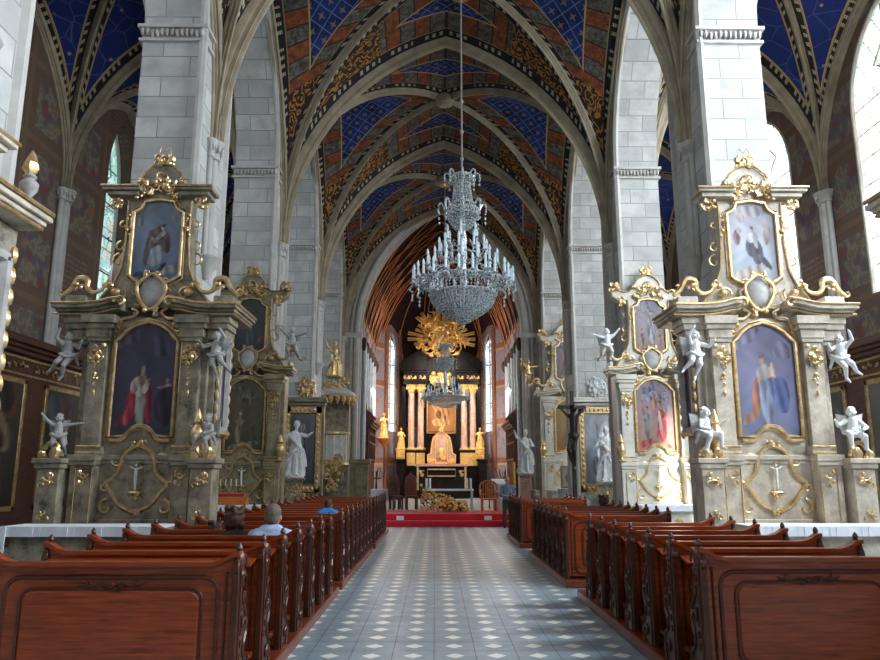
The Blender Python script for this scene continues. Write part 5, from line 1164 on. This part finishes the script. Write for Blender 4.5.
chandelier((.34, 17.05, 5.36), .985, 15.2, 'huge crystal chandelier with candle lamps hanging over the nave aisle', ((24, 1.2, 1.05), (14, .85, 1.45), (10, .6, 1.8), (6, .4, 2.1)))
chandelier((.12, 31.65, 4.25), .84, 15.15, 'smaller crystal chandelier hanging before the high altar painting', ((18, 1.2, 1.0), (12, .9, 1.3), (8, .5, 1.7)), small=True)
# ================================================================= PEWS
def smooth2(pts, n=5): return [(p[0], p[1]) for p in spline([(a, b, 0) for a, b in pts], n)]
EO = smooth2([(-.05, .0), (-.05, .5), (-.045, .88), (-.065, .94), (-.055, .99), (-.01, 1.03), (.03, 1.06), (.07, 1.04), (.11, 1.0), (.13, .93), (.11, .88), (.09, .78), (.11, .70), (.20, .64), (.29, .57), (.31, .48), (.25, .41), (.21, .36), (.23, .28), (.33, .24), (.40, .17), (.41, .08), (.36, .0)])
EO = [(y if y < .1 else .1 + (y - .1) * .6, z) for y, z in EO]
def make_pew(w, sgn, ledge, front):
    """aisle end at x = 0, extends to x = sgn * w; faces +y"""
    t = thing('church_pew', (0, 0, 0), 'x', 'pew', 'x'); MT = Matrix.Diagonal((sgn, 1, 1, 1)); B = lambda: MB(MT)
    b = B(); b.box(.05, w - .05, -.02, .02, .04, 1.0)
    b.build('back_board', 'wood_panel', t, smooth=False)
    # frame mouldings and raised field on the side seen from behind
    def rr(x0, x1, z0, z1, r, y):
        P = []
        for cx, cz, a0 in ((x1 - r, z1 - r, 0), (x0 + r, z1 - r, pi / 2), (x0 + r, z0 + r, pi), (x1 - r, z0 + r, 1.5 * pi)):
            P += [(cx + r * cos(a0 + k * pi / 10), y, cz + r * sin(a0 + k * pi / 10)) for k in range(6)]
        return P
    b = B(); P = rr(.30, w - .30, .2, .80, .09, 0); b.prism([(p[0], p[2]) for p in P], -.035, -.01); b.build('raised_panel', 'wood_panel', t, smooth=True, bevel=.012)
    b = B(); b.tube(rr(.28, w - .28, .18, .82, .10, -.026), .011, 6, True); b.tube(rr(.16, w - .16, .08, .90, .12, -.024), .017, 6, True); b.tube([(.1, -.024, .06), (.1, -.024, .94)], .012, 5); b.tube([(w - .1, -.024, .06), (w - .1, -.024, .94)], .012, 5)
    b.build('panel_moulding', 'wood_dark', t)
    b = B(); xm = w / 2
    for z, s in ((.845, 1), (.13, -1)):
        for q in (-1, 1):
            b.tube(spline([(xm, -.035, z - .02 * s), (xm + q * .08, -.035, z + .012), (xm + q * .16, -.035, z - .012), (xm + q * .26, -.035, z + .014)], 4), lambda u: .011 * (1 - .5 * u), 5)
            b.scroll(xm + q * .06, z - .02 * s, .035, 0, .9, .008, -.035, q); b.scroll(xm + q * .17, z + .01, .03, 1, .9, .007, -.035, -q); b.ball((xm + q * .24, -.035, z), .013, .01, .011, 6, 4)
        b.ball((xm, -.037, z), .02, .012, .018, 6, 4)
    for xx, q in ((.15, 1), (w - .15, -1)): b.scroll(xx + q * .02, .2, .06, pi, .8, .012, -.03, q); b.scroll(xx - q * .02, .14, .05, 0, .8, .01, -.03, -q)
    b.build('back_carving', 'wood_dark', t)
    # top rail curving up into the ends
    b = B(); top = smooth2([(0, 1.09), (.06, 1.07), (.12, 1.02), (.20, .985), (.32, .98), (w - .32, .98), (w - .20, .985), (w - .12, 1.02), (w - .06, 1.07), (w, 1.09)], 4)
    top = [(x, .98 + (z - .98) * .72) for x, z in top]; b.prism([(x, z) for x, z in top] + [(x, z + .035) for x, z in reversed(top)], -.055, .04); b.prism([(x, z - .05) for x, z in top] + [(x, z) for x, z in reversed(top)], -.03, .025); b.build('top_rail', 'wood_panel', t, bevel=.008)
    if ledge:
        b = B(); b.add([(.07, -.24, .90), (w - .07, -.24, .90), (w - .07, -.02, .94), (.07, -.02, .94), (.07, -.24, .92), (w - .07, -.24, .92), (w - .07, -.02, .96), (.07, -.02, .96)], [(0, 3, 2, 1), (4, 5, 6, 7), (0, 1, 5, 4), (1, 2, 6, 5), (2, 3, 7, 6), (3, 0, 4, 7)]); b.build('book_ledge', 'wood_panel', t, smooth=False, bevel=.006)
        b = B(); b.box(.06, w - .06, -.20, -.06, .14, .18); b.build('kneeler', 'wood', t, smooth=False, bevel=.008)
    b = B(); b.box(.05, w - .05, .0, .40, .40, .44); b.build('seat', 'wood', t, smooth=False, bevel=.008)
    for x0, x1, s in ((0, .052, -1), (w - .052, w, 1)):
        b = B(); b.prism(EO, x0, x1, 'x'); e = b.build('end_panel', 'wood_dark', t, bevel=.006)
        b = B(); xs = x0 - .006 if s < 0 else x1 + .006
        b.tube([(xs, y, z) for y, z in EO[55:]], .014, 5, ref=(1, 0, 0)); b.tube([(xs, y + .045 * (1 if k < 50 else 0), z) for k, (y, z) in enumerate(EO[:44])], .010, 5, ref=(1, 0, 0))
        for cy, cz, r in ((.13, .52, .06), (.18, .12, .06), (.04, .9, .04)):
            b.tube([(xs + s * .004, cy + r * (1 - .75 * k / 14) * cos(.5 * k), cz + r * (1 - .75 * k / 14) * sin(.5 * k)) for k in range(15)], lambda u: .017 * (1 - .4 * u), 5, ref=(1, 0, 0))
        for k in range(7): b.ball((xs, .05 + .015 * k * (k % 2), .3 + .09 * k), .018, .025, .032, 6, 4)
        b.build('end_carving', 'wood_dark', e)
        b = B(); xc = (x0 + x1) / 2; b.lathe([(.040, .97), (.056, .99), (.054, 1.03), (.046, 1.06), (.03, 1.085), (.02, 1.095), (.028, 1.11), (.02, 1.135), (.004, 1.155)], (xc, .03, 0), 10)
        b.ball((xc, -.03, 1.0), .032, .03, .045, 6, 4); b.build('finial', 'wood_dark', e)
    return t
ORD = ['rearmost', 'second', 'third', 'fourth', 'fifth', 'sixth', 'seventh', 'eighth']
def block(sgn, w, ys, side, where, group, x0=1.85):
    a = make_pew(w, sgn, False, True); b = None
    for k, y in enumerate(ys):
        if k == 0: o = a
        elif k == 1: o = b = make_pew(w, sgn, True, False)
        else: o = copy_tree(b)
        o.location = (sgn * x0, y, .12); o['group'] = group
        o['label'] = '%s carved red-brown pew of the %s %s block%s' % (ORD[k], where, side, ', its panelled back to the entrance' if k == 0 else ', counted from its entrance end')
block(-1, 1.97, [5.95 + .835 * k for k in range(7)], 'north', 'nearest', 'pews of the nearest north block')
block(-1, 2.05, [12.35 + .77 * k for k in range(8)], 'north', 'middle', 'pews of the middle north block')
block(-1, 2.05, [18.95 + .8 * k for k in range(6)], 'north', 'far', 'pews of the far north block')
block(1, 1.78, [6.25 + .725 * k for k in range(7)], 'south', 'nearest', 'pews of the nearest south block')
block(1, 1.78, [12.55 + .64 * k for k in range(7)], 'south', 'middle', 'pews of the middle south block')
block(1, 1.7, [19.05 + .65 * k for k in range(5)], 'south', 'far', 'pews of the far south block')
# ================================================================= PEOPLE
def seated(loc, rz, shirt, hair, label, hairstyle='short', lean=0., sc=1., h=.012, hd=0.):
    t = thing('person', loc, label, 'person', None, rz); t.scale = (sc,) * 3
    H = (.0, .04 + lean, .78)
    b = MB()   # seated, facing +y, seat height 0 at hips
    hy = .03 + lean
    b.cap((0, hy - .01, .52), (0, hy + .01, .62), .058, .055)
    b.ball((0, hy + .04, .72 - hd), .078, .098, .115); b.ball((0, hy + .065, .665 - hd), .055, .06, .06); b.ball((0, hy + .145, .71 - hd), .014, .022, .022)
    for s in (-1, 1):
        b.ball((s * .03, hy + .125, .735 - hd), .014, .01, .008); b.ball((s * .08, hy + .03, .71 - hd), .012, .02, .032)
        b.cap((s * .18, .02 + lean * .7, .43), (s * .25, .10, .20), .042, .038); b.cap((s * .25, .10, .20), (s * .12, .32, .14), .042, .03)
        hnd = Vector((s * .12, .32, .14)); b.ball(hnd + Vector((-s * .02, .04, 0)), .04, .045, .022)
        for k in range(4): b.cap(hnd + Vector((-s * (.0 + .018 * k), .07, .005)), hnd + Vector((-s * (.015 + .018 * k), .13 - .008 * abs(k - 1.5), -.02)), .009, .008, 6)
        b.cap(hnd + Vector((-s * .03, .03, .01)), hnd + Vector((-s * .075, .07, .01)), .011, .009, 6)
        b.cap((s * .09, .02, .08), (s * .11, .42, .09), .085, .06); b.cap((s * .11, .42, .09), (s * .11, .40, -.32), .055, .04); b.cap((s * .11, .40, -.34), (s * .12, .55, -.36), .04, .03)
    b.ball((0, 0, .1), .17, .13, .12); b.cap((0, 0, .1), (0, lean * .6, .38), .12, .09)
    remesh(b, 'body', 'skin', t, h * .75, 1)
    b = MB()
    b.ball((0, -.01, .12), .185, .145, .12, 14, 8); b.cap((-.05, .0, .12), (-.07, lean * .5, .36), .145, .125); b.cap((.05, 0, .12), (.07, lean * .5, .36), .145, .125)
    b.cap((-.13, lean * .6, .44), (.13, lean * .6, .44), .095, .095); b.cap((-.06, lean * .7, .50), (.06, lean * .7, .50), .07, .07)
    for s in (-1, 1): b.cap((s * .175, lean * .6 + .01, .44), (s * .25, .09, .21), .078, .062)
    b.ball((0, hy - .01, .53), .082, .078, .055); b.ball((0, hy - .04, .50), .11, .07, .07)
    remesh(b, 'shirt', shirt, t, .012, 3)
    b = MB()
    for s in (-1, 1): b.cap((s * .09, .02, .07), (s * .11, .43, .09), .10, .075); b.cap((s * .11, .43, .09), (s * .11, .40, -.28), .07, .058)
    b.ball((0, 0, .05), .19, .15, .10); remesh(b, 'trousers', 'trousers', t, .018, 4)
    b = MB()
    for s in (-1, 1): b.cap((s * .11, .37, -.37), (s * .12, .57, -.385), .045, .038); b.box(s * .11 - .045, s * .12 + .045, .33, .61, -.42, -.40)
    remesh(b, 'shoes', 'black', t, .012, 2)
    b = MB(); b.ball((0, hy + .01, .76 - hd), .087, .098, .098, 14, 8); b.ball((0, hy - .03, .70 - hd), .078, .06, .07)
    if hairstyle != 'short':
        g = random.Random(2)
        for k in range(26): a = g.uniform(0, 6.28); b.ball((.085 * cos(a), hy - .01 + .06 * sin(a) * (1 if sin(a) < 0 else .4), g.uniform(.62, .84) - hd), .04, .045, .04, 6, 4)
        b.ball((0, hy - .02, .72 - hd), .10, .10, .12)
    o = remesh(b, 'hair', hair, t, .012, 1)
    return t
seated((-2.21, 8.64, .60), 0, 'shirt', 'hair_grey', 'grey-haired man in a light blue shirt seated in the nearest north pews', sc=1.13, hd=.08)
seated((-2.64, 8.64, .60), .15, 'dark_cloth', 'hair_brown', 'brown-haired woman in a dark jacket seated beside the man in light blue', 'curly', .02, 1.03, hd=.04)
b_ = seated((-3.1, 9.47, .50), 0, 'dark_cloth', 'hair_brown', 'small dark-haired person seated one row ahead of the woman', 'curly', 0, .85, .018)
seated((-2.25, 13.3, .74), 0, 'shirt_blue', 'hair_brown', 'child in a bright blue top bowing in the middle north pews', 'short', .12, .85, .016, hd=.1)
seated((2.28, 19.27, .56), 0, 'shirt_lilac', 'hair_grey', 'person in a pale lilac top at the aisle end of the far south pews', 'curly', 0, 1.0, .018)
seated((3.3, 15.95, .56), 0, 'shirt_lilac', 'hair_brown', 'dark-haired person in pale top low in the middle south pews', 'curly', 0, .95, .018)
t = thing('person', (2.22, 26.1, 0), 'standing grey-haired man in blue-grey shirt and dark trousers at the red step', 'person', None, 0)
b = MB()   # faces the camera, hands together in front
b.cap((0, 0, 1.42), (0, -.01, 1.52), .056, .052); b.ball((0, -.02, 1.62), .078, .098, .118); b.ball((0, -.045, 1.565), .055, .06, .055); b.ball((0, -.125, 1.61), .015, .025, .026); b.ball((0, -.112, 1.565), .026, .016, .008); b.ball((0, -.105, 1.525), .03, .025, .02)
for s in (-1, 1):
    b.ball((s * .032, -.112, 1.65), .02, .014, .008); b.ball((s * .032, -.107, 1.63), .012, .012, .009); b.ball((s * .08, -.01, 1.615), .012, .02, .032)
    b.cap((s * .18, 0, 1.35), (s * .24, -.02, 1.10), .042, .038); b.cap((s * .24, -.02, 1.10), (s * .07, -.22, 1.08), .042, .03)
    hnd = Vector((s * .07, -.22, 1.08)); b.ball(hnd + Vector((-s * .03, -.03, 0)), .04, .04, .025)
    for k in range(4): b.cap(hnd + Vector((-s * .045, -.04, .02 - .014 * k)), hnd + Vector((-s * (.11 - .006 * abs(k - 1.5)), -.055, .01 - .016 * k)), .009, .008, 6)
    b.cap(hnd + Vector((-s * .03, -.02, .02)), hnd + Vector((-s * .05, -.04, .07)), .011, .009, 6)
    b.cap((s * .09, 0, .92), (s * .10, -.01, .50), .085, .06); b.cap((s * .10, -.01, .50), (s * .11, .01, .08), .055, .035); b.cap((s * .11, .02, .05), (s * .13, -.15, .035), .04, .03)
b.cap((0, .01, 1.0), (0, .01, 1.32), .10, .095)
remesh(b, 'body', 'skin', t, .0085, 1)
b = MB(); b.ball((0, 0, 1.0), .17, .13, .1); b.cap((-.05, 0, 1.02), (-.06, 0, 1.3), .13, .12); b.cap((.05, 0, 1.02), (.06, 0, 1.3), .13, .12); b.cap((-.13, 0, 1.37), (.13, 0, 1.37), .092, .092); b.ball((0, 0, 1.45), .075, .075, .04); b.cap((0, -.04, 1.0), (0, -.04, 1.36), .11, .09)
for s in (-1, 1): b.cap((s * .18, 0, 1.37), (s * .24, -.02, 1.12), .072, .062); b.cap((s * .24, -.02, 1.1), (s * .16, -.12, 1.09), .055, .05)
remesh(b, 'shirt', 'shirt_grey', t, .012, 2)
b = MB(); b.ball((0, 0, .92), .165, .125, .10)
for s in (-1, 1): b.cap((s * .085, 0, .9), (s * .10, -.01, .5), .105, .082); b.cap((s * .10, -.01, .5), (s * .11, .01, .08), .08, .065)
remesh(b, 'trousers', 'trousers', t, .015, 4)
b = MB()
for s in (-1, 1): b.cap((s * .11, .03, .045), (s * .13, -.16, .035), .05, .04)
remesh(b, 'shoes', 'black', t, .014, 2)
b = MB(); b.ball((0, .01, 1.66), .085, .095, .095, 14, 8); b.ball((0, .05, 1.6), .076, .06, .07); remesh(b, 'hair', 'hair_grey', t, .014, 1)
